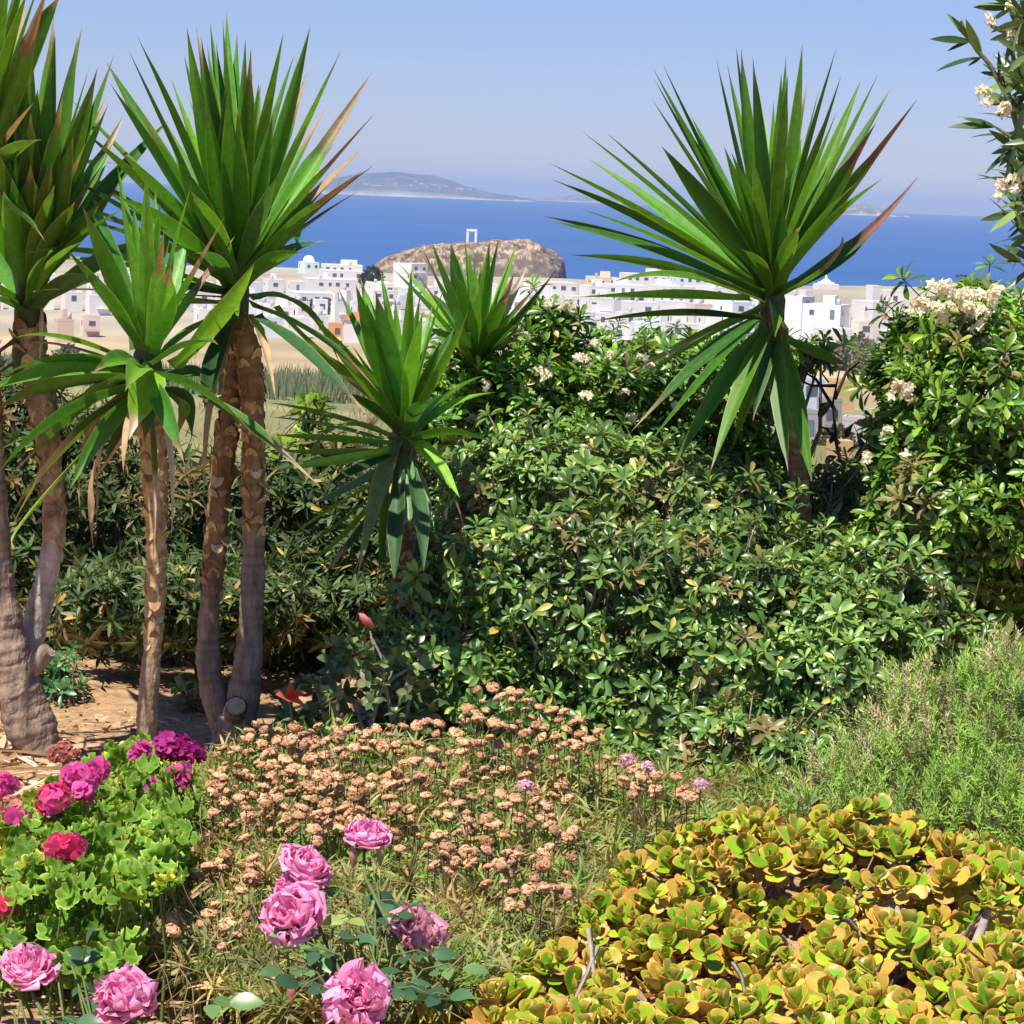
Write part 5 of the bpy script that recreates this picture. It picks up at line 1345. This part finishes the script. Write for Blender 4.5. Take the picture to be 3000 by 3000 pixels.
def dried_patch(label, head_polys, tuft_poly, n_tuft, hz, base, tp=(.2, .2, .2, .2, .12, .08), tz=(.0, .13), more=0):
    rt = thing('dried_flower_plant', base, label, 'dried flowers', 'dried everlasting plants in the bed')
    mb = MB(); P_ = []
    k = 0
    for poly, n, (z0, z1) in [(a, b_, hz) for a, b_ in head_polys]:
        q = sample_poly(poly, n * 6); keep = []
        for c in q:                                           # keep them apart, with a few touching
            if all((c[0] - e[0]) ** 2 + ((c[1] - e[1]) * 1.5) ** 2 > 34 ** 2 for e in keep) or (R.rand() < .10):
                keep.append(c)
            if len(keep) == n: break
        q = np.array(keep)
        zz = R.uniform(z0, z1, len(q))
        hp = Gs(q, zz)
        for h in hp:
            s = R.uniform(.5, 1.08)
            foot = h + np.array([R.uniform(-.05, .05), R.uniform(-.03, .07), 0]); foot[2] = 0
            tube(mb, [foot, lerp(foot, h, .6) + R.randn(3) * .008, h], [.0016, .0014, .0012], (.22, .17, .06) if R.rand() < .6 else (.13, .19, .05), 4, False)
            part_copy(head_mesh[R.randint(8)], 'flower_head', rt, h, (R.uniform(-.6, .6), R.uniform(-.6, .6), R.rand() * 6.28), (s, s * R.uniform(.85, 1.1), s))
    if more:                                                  # the smaller heads deeper in the mass, one part
        mm = MB(); hp = Gs(np.concatenate([sample_poly(a, more // len(head_polys) + 1) for a, _ in head_polys]), R.uniform(hz[0] * .7, hz[1] * .9))
        for h in hp:
            h = h + [0, 0, R.uniform(-.03, .02)]
            me = head_mesh[R.randint(8)]
            co = np.zeros(len(me.vertices) * 3); me.vertices.foreach_get('co', co); co = co.reshape(-1, 3)
            cl = np.zeros(len(me.vertices) * 4); me.color_attributes['Col'].data.foreach_get('color', cl)
            E = np.array(Euler((R.uniform(-.9, .9), R.uniform(-.9, .9), R.rand() * 6)).to_matrix())
            fs = [tuple(p_.vertices) for p_ in me.polygons]
            mm.n0 = mm.n
            f4 = np.array([f for f in fs if len(f) == 4]); f3 = [f for f in fs if len(f) == 3]
            v_ = co @ E.T * R.uniform(.5, .95) + h
            mm.add(v_, f4, cl.reshape(-1, 4)[:, :3] * R.uniform(.6, 1.05))
            if f3: mm.f3.append(np.array(f3) + mm.n0)
            tube(mb, [h * [1, 1, 0], h], .0013, (.22, .17, .07), 4, False)
        o = mm.build('flower_heads', M_HEAD, rt); tag(o, kind='stuff')
    q = sample_poly(tuft_poly, n_tuft); z = R.uniform(tz[0], tz[1], n_tuft)
    p = Gs(q, z)
    ax = unit(R.randn(n_tuft, 3) * .45 + [0, -.15, .8])
    tone = R.uniform(.65, 1.25, (n_tuft, 1, 1))
    pick = np.array(TUFT)[R.choice(6, n_tuft, p=tp)]
    rosettes(mb, T_GRASSY, p, ax, 15, R.uniform(.045, .085, n_tuft), (15, 100), lambda N, K, fr: (pick[:, None] * .75 + mixcols(TUFT, tp, N, K, .2) * .25) * tone, .35, .75)
    n = n_tuft // 3
    q = Gs(sample_poly(tuft_poly, n), R.uniform(.02, .16, n))
    twigs(mb, q, unit(R.randn(n, 3) * .8 + [0, 0, .5]), .12, .0015, (.34, .25, .13))
    mb.build('foliage', M_SOFT, rt)
    return rt


dried_patch('dried everlasting plants with tan heads packed thickly behind the pink roses', [([(640, 2190), (760, 2120), (1060, 2110), (1060, 2440), (800, 2440), (600, 2330)], 100)],
            [(560, 2260), (700, 2160), (1060, 2130), (1060, 2620), (760, 2560), (560, 2500)], 900, (.14, .24), G(830, 2440), more=90)
dried_patch('dried everlasting plants spreading between the top rose and the jade plant', [([(1060, 2120), (1380, 2100), (1700, 2200), (1660, 2420), (1400, 2450), (1060, 2470)], 96), ([(1100, 2480), (1700, 2440), (1650, 2640), (1500, 2640)], 4)],
            [(1060, 2150), (1500, 2180), (1750, 2250), (1980, 2400), (1800, 2560), (1640, 2700), (1560, 2820), (1300, 2930), (1060, 2960), (1060, 2600)], 1500, (.13, .23), G(1350, 2500), more=110)
dried_patch('tallest dried everlasting heads standing before the dark foot of the pittosporum', [([(1340, 2080), (1400, 2010), (1540, 2020), (1760, 2140), (1740, 2200), (1500, 2160)], 42), ([(1700, 2200), (1850, 2230), (2060, 2290), (2040, 2350), (1850, 2330)], 26)],
            [(1360, 2200), (1700, 2200), (2080, 2290), (2330, 2240), (2420, 2400), (2100, 2430), (2040, 2380), (1700, 2330)], 520, (.20, .32), G(1650, 2330), (.3, .25, .2, .1, .1, .05))
dried_patch('sparse dried everlasting stems between the geranium leaves and the paired roses', [([(500, 2330), (640, 2330), (800, 2480), (720, 2600), (560, 2520)], 34), ([(420, 2500), (760, 2560), (700, 2800), (430, 2700)], 26)],
            [(500, 2400), (760, 2480), (980, 2560), (1060, 2640), (1060, 2960), (800, 2960), (560, 2860), (420, 2760), (500, 2560)], 950, (.08, .18), G(640, 2700), (.14, .16, .22, .3, .14, .04), (.0, .10), more=70)

# a few still-pink heads
PK = (0.75, 0.42, 0.46)
for k, (x, y, lab) in enumerate([(1838, 2228, 'pale pink everlasting flower, nearer the tall heads of the pink pair'), (1895, 2250, 'larger pale pink everlasting flower beside the smaller pink one'), (2052, 2300, 'dusky pink everlasting flower at the end of the tall heads'), (1540, 2305, 'faded pink everlasting flower among tan heads before the pittosporum')]):
    h = A(G(x, y, .24)); rt = thing('pink_flower', (h[0], h[1], 0), lab, 'flower', 'pink everlasting flowers')
    mb = MB(); n = 26; d_ = unit(R.randn(n, 3) + [0, -.2, .8])
    rosettes(mb, T_PET, h + d_ * [.02, .02, .013], d_, 5, np.full(n, .011), (40, 75), lambda N, K, fr: mixcols([(.78, .48, .55), (.70, .38, .45), (.8, .6, .62)], [.4, .3, .3], N, K, .1), .3, .9)
    mb.build('bloom', M_PETAL, rt)
    mb = MB(); tube(mb, [(h[0], h[1] + .03, 0), (h[0], h[1] + .01, .12), h], .0018, (.2, .2, .07), 5); mb.build('stalk', M_STEM, rt)


# ------------------------------------------------------------------ geranium
def ger_leaf(seed):
    rs = np.random.RandomState(seed)
    nr, na = 5, 30
    v, c = [], []
    for i in range(nr):
        r = [0.06, .35, .62, .86, 1.0][i]
        for j in range(na):
            a = -PI * .92 + 2 * PI * .92 * j / (na - 1)
            lobe = 1 - .11 * (abs(math.sin(a * 3.5 + .4)) ** 3) * (r ** 2)
            z = .34 * r * r + .15 * r * math.cos(a * 7) * r + .10 * math.sin(a * 13 + seed) * r ** 3 - .12 * abs(math.sin(a / 2)) * r
            v.append((math.sin(a) * r * lobe, math.cos(a) * r * lobe, z))
            vein = .5 + .5 * math.cos(a * 7)
            col = lerp(np.array([0.11, 0.28, 0.02]), np.array([0.25, 0.44, 0.04]), vein * .6)
            if i == 0: col = np.array([0.24, 0.36, 0.07])
            if i == 2: col = col * .85
            if i == 4: col = np.array([0.50, 0.58, 0.12])
            c.append(col)
    return np.array(v), grid_faces(nr, na)[:, ::-1], np.array(c)


GL = [ger_leaf(k) for k in range(4)]


def geranium(label, poly, n, base, zr, tone=1.0, sizes=(.021, .037)):
    rt = thing('geranium_plant', base, label, 'geranium', 'geraniums in the bed')
    q = sample_poly(poly, n); z = R.uniform(zr[0], zr[1], n)
    p = Gs(q, z)
    nrm = unit(R.randn(n, 3) * .6 + np.array([-.1, -.45, .8]))
    S = R.uniform(*sizes, n)
    mb, ms = MB(), MB()
    for k in range(4):
        i = np.arange(n) % 4 == k
        d_ = unit(R.randn(i.sum(), 3) * .5 + [0, -.8, -.2])
        ton = tone * R.uniform(.6, 1.2, (i.sum(), 1, 1)); yel = (R.rand(i.sum(), 1, 1) < .10)
        c = GL[k][2][None] * ton
        c = np.where(yel, c * np.array([2.2, 1.35, 1.2]), c)
        inst(mb, GL[k], frames(d_, nrm[i]), p[i], S[i], c)
    ms = mb
    for h in p[::2]:
        f_ = h * np.array([1, 1, 0]) + np.array([R.uniform(-.06, .06), R.uniform(0, .1), 0])
        tube(ms, [f_, lerp(f_, h, .5) + R.randn(3) * .02, h], [.004, .003, .0018], (.16, .22, .06), 5, False)
    mb.build('foliage', M_SOFT, rt)
    return rt


T_FLO = leaf_tpl([0, .25, .6, .85, 1], [.25, .6, 1, .9, .3], 0.95, 4, .08, -.22)


def ger_bloom(rt, px, py, z, r, pal, n=30, stretch=1.0, name='bloom', fl=.022):
    h = A(G(px, py, z))
    mb = MB()
    d_ = unit(R.randn(n, 3) + [0, -.5, .55])
    p = h + d_ * np.array([r, r, r * .8 * stretch])
    rosettes(mb, T_FLO, p, unit(d_ + R.randn(n, 3) * .25), 5, fl * R.uniform(.8, 1.2, n), (55, 82), lambda N, K, fr: mixcols(pal, np.ones(len(pal)), N, 1, .15).repeat(K, 1) * R.uniform(.9, 1.1, (N, K, 1)), .2, .92)
    mb.build(name, M_PETAL, rt)
    mb = MB(); f_ = h * [1, 1, 0] + [0, .06, 0]; tube(mb, [f_, lerp(f_, h, .6), h], [.004, .003, .0025], (.2, .26, .07), 6)
    for q in p[::2]: tube(mb, [h - [0, 0, r * .5], q], .0009, (.3, .25, .1), 3, False)
    mb.build('flower_stalk', M_STEM, rt)


gA = geranium('bright green geranium with pink and dark magenta flower heads at the foot of the yuccas', [(-40, 2440), (90, 2340), (330, 2200), (420, 2170), (570, 2270), (600, 2330), (560, 2440), (560, 2560), (430, 2640), (250, 2640), (-40, 2640)], 560, G(250, 2620), (.10, .27))
PKS = [(0.74, 0.10, 0.36), (0.66, 0.07, 0.28), (0.80, 0.16, 0.45)]
MAG = [(0.42, 0.025, 0.20), (0.34, 0.018, 0.14), (0.52, 0.05, 0.30)]
RED = [(0.76, 0.08, 0.20), (0.80, 0.13, 0.30), (0.68, 0.05, 0.16)]
ger_bloom(gA, 240, 2275, .30, .040, PKS, 26, .8); ger_bloom(gA, 285, 2255, .30, .024, PKS, 12); ger_bloom(gA, 245, 2325, .28, .020, PKS, 8)
ger_bloom(gA, 160, 2345, .30, .036, RED[:2] + PKS[:1], 28)
ger_bloom(gA, 190, 2490, .30, .040, RED, 30, .8)
ger_bloom(gA, 500, 2190, .28, .042, MAG, 34, .8); ger_bloom(gA, 560, 2205, .27, .026, MAG, 14); ger_bloom(gA, 415, 2200, .28, .018, MAG[2:] + PKS[:1], 8, 1.4); ger_bloom(gA, 520, 2275, .25, .028, PKS + MAG[2:], 16); ger_bloom(gA, 450, 2305, .22, .014, MAG[2:], 5)
ger_bloom(gA, 8, 2300, .30, .026, PKS, 12); ger_bloom(gA, 55, 2400, .27, .022, PKS, 8)
ger_bloom(gA, 185, 2215, .32, .032, [(.50, .16, .13), (.58, .22, .18)], 30, 1.2, 'faded_bloom', .012)
ger_bloom(gA, 45, 2370, .28, .038, [(.45, .16, .12), (.55, .22, .18)], 26, .8, 'faded_bloom', .012)
gB = geranium('yellowing lower geranium with curled pale-edged leaves behind the two ground-level roses', [(-40, 2640), (430, 2640), (420, 2760), (330, 2880), (110, 2840), (-40, 2900)], 190, G(220, 2840), (.05, .17), 1.05)
ger_bloom(gB, 10, 2655, .18, .024, RED, 10); ger_bloom(gB, 395, 2710, .14, .016, [(.82, .60, .66), (.75, .5, .55)], 4)


# ------------------------------------------------------------------ roses
def petal(mb, c, ax, az, r0, h, span, openness, size, col, rs, ruffle=.12):
    nu, nv = 9, 9
    ref = unit(np.cross(ax, [.23, .9, .31])); r2 = np.cross(ax, ref)
    v, cc = [], []
    ph_ = rs.rand() * 6
    for j in range(nv):
        t = j / (nv - 1)
        for i in range(nu):
            s = (i / (nu - 1) - .5) * 2
            wf_ = (0.35 + .65 * math.sin(min(1, t * 1.6) * PI / 2)) * math.sqrt(max(0.02, 1 - max(0, (t - .5) / .5) ** 2.6))
            a = az + s * span * wf_
            rr = r0 * math.sin(min(t * 1.15, 1.15) * PI * .5) ** .7 + openness * size * t ** 2.2
            z = h * (t - .28 * openness * 2 * t ** 3) - .10 * h * s * s * t
            rr *= 1 + ruffle * math.sin(s * 4.2 + ph_) * t ** 2
            z += h * ruffle * .7 * math.sin(s * 5 + ph_ * 2) * t ** 2
            q = c + ax * z + (ref * math.cos(a) + r2 * math.sin(a)) * rr
            v.append(q)
            e = max(abs(s) ** 3, t ** 3)
            cc.append(col * (1 - .35 * e) + np.array([.95, .72, .84]) * .35 * e)
    mb.add(np.array(v), grid_faces(nv, nu), np.array(cc))


RP = [(0.88, 0.28, 0.54), (0.90, 0.34, 0.60), (0.84, 0.20, 0.45), (0.92, 0.44, 0.67)]


def rose_bloom(rt, px, py, d, R_, axis, seed, pal=RP, name='bloom', ruffle=.12, squash=1.0):
    rs = np.random.RandomState(seed)
    ax = unit(A(axis)); c = A(P(px, py, d)) - ax * R_ * .45
    mb = MB(); k = 0
    for ring, (n, r0, h, op) in enumerate([(3, .22, 1.12, .0), (4, .36, 1.16, .0), (5, .52, 1.16, .0), (5, .68, 1.12, .02), (6, .82, 1.04, .04), (6, .92, .92, .08), (5, .96, .72, .16)]):
        for i in range(n):
            az = 2 * PI * (i + .5 * (ring % 2)) / n + rs.uniform(-.25, .25)
            petal(mb, c, ax, az, r0 * R_ * rs.uniform(.9, 1.08), h * R_ * squash * rs.uniform(.88, 1.1), 2 * PI / n * .95 if n > 3 else 1.3, op, R_, np.array(pal[rs.randint(len(pal))]) * rs.uniform(.9, 1.1), rs, ruffle * rs.uniform(.6, 1.5))
    mb.build(name, M_PETAL, rt)
    mb = MB()
    for i in range(5):
        a = i * 1.2566; ref = unit(np.cross(ax, [.23, .9, .31])); r2 = np.cross(ax, ref)
        rad = ref * math.cos(a) + r2 * math.sin(a)
        inst(mb, T_NARROW, frames((rad * .8 + ax * .3)[None], ax[None]), (c + ax * .0)[None], np.array([R_ * .75]), np.array([[.10, .18, .05]]))
    lathe_c = [c - ax * R_ * .28, c - ax * R_ * .12, c + ax * R_ * .08]
    tube(mb, lathe_c, [R_ * .10, R_ * .2, R_ * .22], (.10, .18, .05), 9)
    mb.build('sepals', M_SOFT, rt)
    return c - ax * R_ * .25


T_ROSE = leaf_tpl([0, .1, .35, .6, .85, 1], [.15, .55, 1, .92, .45, .04], 0.62, 7, 0.10, -0.18)


def rose_leaves(mb, ms, p, direction, L, n=5, col=(0.07, 0.15, 0.05)):
    d_ = unit(A(direction)); side = unit(np.cross(d_, [0, 0, 1])); p = A(p)
    tube(ms, [p, p + d_ * L * .9 + [0, 0, .01], p + d_ * L * 1.5], [.002, .0015, .001], (.14, .18, .06), 5, False)
    spec = [(1.5, d_, 1.0)] + [(x, unit(d_ * .35 + side * s), .85) for x in (.95, .45)[: (n - 1) // 2] for s in (-1, 1)]
    for x, dd, s in spec:
        inst(mb, T_ROSE, frames((dd + R.randn(3) * .15)[None], (np.array([0, -.3, .8]) + R.randn(3) * .3)[None]), (p + d_ * L * x)[None], np.array([L * s]), (np.array(col) * R.uniform(.75, 1.35))[None])


def rose_bush(label, base, blooms, leafspots, extra=None, group='rose bushes in the bed'):
    rt = thing('rose_bush', base, label, 'rose bush', group)
    ms, ml = MB(), MB()
    for b_ in blooms:
        foot = rose_bloom(rt, b_[0], b_[1], b_[2] * .915, b_[3] * .84, b_[4], **b_[5])
        f0 = A(base) + R.randn(3) * [.03, .03, 0]
        tube(ms, [f0, lerp(f0, foot, .45) + R.randn(3) * [.03, .03, .01], lerp(foot, f0, .12) , foot], [.0055, .0045, .0035, .003], (.12, .16, .06), 7, False)
    for (x, y, d), dr, L, n, c in leafspots:
        p = A(P(x, y, d * .915)); rose_leaves(ml, ms, p, dr, L * .95, n, c)
        f0 = A(base); tube(ms, [f0, lerp(f0, p, .6) + R.randn(3) * .02, p], [.0035, .0028, .002], (.13, .17, .06), 5, False)
    ms.build('stems', M_STEM, rt)
    ml.build('foliage', M_LEAF, rt)
    return rt


GR, GRL, GRY = (0.06, 0.135, 0.055), (0.13, 0.24, 0.07), (0.34, 0.42, 0.10)
rb = rose_bush('rose bush with five pink blooms, one of them wilted, in the middle of the bed', G(1080, 3180),
               [(1073, 2452, 6.75, .052, (.15, -.30, 1), dict(seed=41, squash=.9)), (893, 2545, 6.65, .058, (.45, -.45, .8), dict(seed=42)), (862, 2680, 6.5, .066, (-.35, -.75, .6), dict(seed=43, ruffle=.2)), (1045, 2928, 6.25, .062, (.1, -.8, .5), dict(seed=44, ruffle=.28)), (1222, 2718, 6.55, .045, (.2, -.5, .7), dict(seed=45, pal=[(.62, .20, .28), (.7, .3, .36), (.55, .2, .2)], ruffle=.5, name='wilted_bloom', squash=.7)), (838, 2600, 6.62, .030, (-.7, -.4, .4), dict(seed=46))],
               [((1040, 2620, 6.7), (-.7, -.2, .1), .05, 5, GR), ((1100, 2640, 6.7), (.5, -.4, .0), .05, 5, GR), ((1060, 2700, 6.6), (-.4, -.7, .2), .055, 3, GRY), ((980, 2660, 6.6), (-.6, -.3, .3), .045, 5, GR), ((960, 2740, 6.5), (-.8, -.3, .1), .05, 5, GRL), ((1000, 2800, 6.4), (-.9, -.2, .15), .055, 5, GR), ((1150, 2800, 6.5), (.9, -.2, .1), .055, 5, GR), ((1240, 2840, 6.45), (.9, -.2, .1), .055, 5, GRL),
                ((1090, 2830, 6.4), (.2, -.9, .0), .06, 3, GR), ((1180, 2870, 6.35), (.4, -.6, -.1), .06, 5, GR), ((930, 2850, 6.35), (-.9, -.3, .1), .05, 5, GRL), ((1100, 2560, 6.75), (.1, -.4, -.5), .05, 3, GR), ((1010, 2580, 6.75), (-.8, .2, .2), .045, 3, GR), ((1150, 2900, 6.3), (.7, -.5, .1), .055, 5, GR), ((1060, 2760, 6.45), (-.2, -.7, .3), .055, 5, GR), ((970, 2900, 6.3), (-.6, -.5, .2), .055, 5, GR), ((1130, 2720, 6.55), (.3, -.4, .4), .05, 5, GR), ((900, 2760, 6.45), (.4, -.6, -.2), .045, 5, GRL), ((1220, 2930, 6.25), (.6, -.4, .2), .055, 5, GR)])
# buds on the centre bush
for x, y, d, c in [(1115, 2494, 6.72, (.45, .45, .18)), (1035, 2500, 6.72, (.55, .30, .22)), (855, 2895, 6.3, (.6, .25, .22))]:
    mb = MB(); q = A(P(x, y, d * .915)); tube(mb, [q - [0, 0, .03], q - [0, 0, .012], q, q + [0, 0, .012]], [.002, .008, .009, .002], c, 8); mb.build('bud', M_PETAL, rb)
rose_bush('low rose bush with one round pink bloom and one lopsided bloom over bare sand', G(230, 3260),
          [(85, 2848, 6.35, .056, (.0, -.45, .9), dict(seed=51, squash=1.15, ruffle=.16)), (362, 2925, 6.28, .060, (-.25, -.6, .75), dict(seed=52, ruffle=.26)), (415, 2925, 6.30, .035, (.8, -.4, .4), dict(seed=53))],
          [((210, 2830, 6.35), (.5, -.3, -.6), .05, 3, GR), ((160, 2800, 6.4), (-.6, 0, .2), .05, 3, GRL), ((230, 2900, 6.3), (.6, -.4, -.2), .05, 3, GR), ((60, 2930, 6.25), (.0, -.5, -.6), .06, 3, GRL), ((40, 2960, 6.2), (.2, -.6, -.3), .06, 3, GR), ((540, 2950, 6.2), (.8, -.4, .2), .07, 3, GRL), ((120, 2990, 6.15), (.8, -.4, .1), .055, 3, GR), ((240, 2850, 6.3), (.1, -.2, .6), .045, 5, GR)])

# ------------------------------------------------------------------ hibiscus
rt = thing('hibiscus_shrub', G(1120, 2230), 'half-bare hibiscus with pale twigs, one furled pink bud and two red blooms', 'shrub', 'shrubs around the garden bed')
mb = MB()
for pts in [[(1130, 2240), (1150, 2120), (1180, 2030), (1205, 1955)], [(1205, 1955), (1200, 2050), (1185, 2120)], [(1060, 2220), (1120, 2010), (1100, 1940), (1085, 1850)], [(1120, 2010), (1160, 1980), (1205, 1955)], [(960, 2210), (950, 2100), (925, 2000), (880, 2010), (850, 2050)], [(1110, 2220), (1060, 2130), (1040, 2060), (1060, 2000)], [(1150, 2120), (1130, 2010), (1120, 1930), (1090, 1870)], [(1060, 2200), (980, 2090), (920, 2000)]]:
    q = [P(x, y, 9.0) for x, y in pts]; tube(mb, q, np.linspace(.0075, .003, len(q)), (.40, .32, .26), 6, wob=.1)
mb.build('branches', M_STEM, rt)
n = 150; qx = np.concatenate([sample_poly([(960, 1880), (1240, 1880), (1280, 2160), (980, 2180)], 110), sample_poly([(800, 2020), (960, 1960), (1000, 2160), (820, 2150)], 40)])
p = np.array([A(P(x, y, 9.0 + R.uniform(-.1, .2))) for x, y in qx])
mb = MB(); rosettes(mb, T_ROSE, p, unit(R.randn(n, 3) * .5 + [0, -.2, .7]), 5, np.full(n, .045), (30, 95), lambda N, K, fr: mixcols([(.10, .17, .06), (.22, .27, .10), (.36, .32, .16), (.06, .11, .04)], [.35, .3, .2, .15], N, K), .3, .7)
mb.build('foliage', M_LEAF, rt)
COR = (0.85, 0.13, 0.07)
q = A(P(845, 2040, 8.7))
mb = MB(); rosettes(mb, T_ROSE, q[None], np.array([[.5, -.5, .7]]), 6, np.array([.06]), (15, 62), lambda N, K, fr: mixcols([COR, (.9, .2, .11)], [.6, .4], N, K, .1), .5, .8); mb.build('bloom', M_PETAL, rt)
mb = MB(); tube(mb, [q, q + [.01, .02, -.06], q + [.04, .05, -.2]], .003, (.25, .24, .10), 6); mb.build('flower_stalk', M_STEM, rt)
q = A(P(1178, 2200, 8.9)); mb = MB(); rosettes(mb, T_ROSE, np.array([q, q + [.01, 0, -.02]]), np.array([[.25, -.5, .6], [-.4, -.5, -.2]]), 4, np.array([.04, .04]), (35, 80), lambda N, K, fr: mixcols([(.45, .03, .02), (.6, .06, .04)], [.6, .4], N, K, .1), .3, .95); mb.build('faded_bloom', M_PETAL, rt)
a0, a1 = A(P(1095, 1840, 8.95)), A(P(1052, 1797, 8.93)); mb = MB(); tube(mb, [a0, lerp(a0, a1, .2), lerp(a0, a1, .45), lerp(a0, a1, .8), a1], [.005, .008, .0125, .010, .002], np.array([(.2, .25, .08), (.6, .25, .2), (.8, .25, .26), (.85, .35, .36), (.8, .3, .3)]), 10, wob=.15); mb.build('bud', M_PETAL, rt)

# ------------------------------------------------------------------ wire fence behind the hedge
rt = thing('wire_fence', P(600, 1960, 11.5), 'thin wire fence with slim dark posts half hidden behind the hedge', 'fence')
for px in (-150, 180, 560, 935, 1290):
    b0 = P(px, 1900, 11.6); b0.z = float(ground_z(b0.x, b0.y)) - .1; mb = MB(); tube(mb, [b0, (b0.x + .01, b0.y, .55)], .014, (.10, .12, .10), 8); mb.build('post', M_METAL, rt)
for z in (.12, .38, .54):
    mb = MB(); x0, x1 = P(-200, 1900, 11.6).x, P(1330, 1900, 11.6).x; tube(mb, [(lerp(x0, x1, t), 11.6, z - .01 * math.sin(t * PI * 4) ** 2) for t in np.linspace(0, 1, 17)], .004, (.10, .16, .13), 5); mb.build('wire', M_METAL, rt)

# ------------------------------------------------------------------ litter on the sand
n = 420
q = np.concatenate([sample_poly([(-60, 2130), (130, 2120), (260, 2230), (130, 2340), (-60, 2420)], 260), sample_poly([(150, 2080), (620, 2060), (640, 2200), (300, 2220)], 160)])
p = Gs(q, 0.012 + 0.02 * R.rand(n))
L = np.where(np.arange(n) < 260, R.uniform(.06, .22, n), R.uniform(.02, .07, n))
mb = MB()
inst(mb, leaf_tpl([0, .2, .6, 1], [.7, 1, .8, .1], .11, 5, .3, -.08), frames(R.randn(n, 3) * [1, 1, .12], R.randn(n, 3) * .4 + [0, 0, 1]), p, L, np.array([(.62, .47, .30), (.50, .34, .19), (.70, .56, .38), (.36, .22, .12)])[R.choice(4, n)])
tag(mb.build('dry_leaves', M_DRY), 'straw-coloured fallen blades littering the sand under the yuccas', 'leaf litter', kind='stuff')
n = 2600
q = Gs(sample_poly([(-100, 1960), (1200, 1960), (1250, 2300), (700, 2500), (1000, 3060), (-100, 3060)], n), .004)
mb = MB(); inst(mb, leaf_tpl([0, .4, 1], [.5, 1, .2], .5, 2, .2, -.2), frames(R.randn(n, 3) * [1, 1, .25], R.randn(n, 3) * .5 + [0, 0, 1]), q, R.uniform(.008, .03, n), np.array([(.45, .28, .14), (.30, .17, .08), (.60, .42, .25), (.22, .13, .07)])[R.choice(4, n)])
tag(mb.build('leaf_litter', M_DRY), 'small brown leaf crumbs scattered over the garden sand', 'leaf litter', kind='stuff')
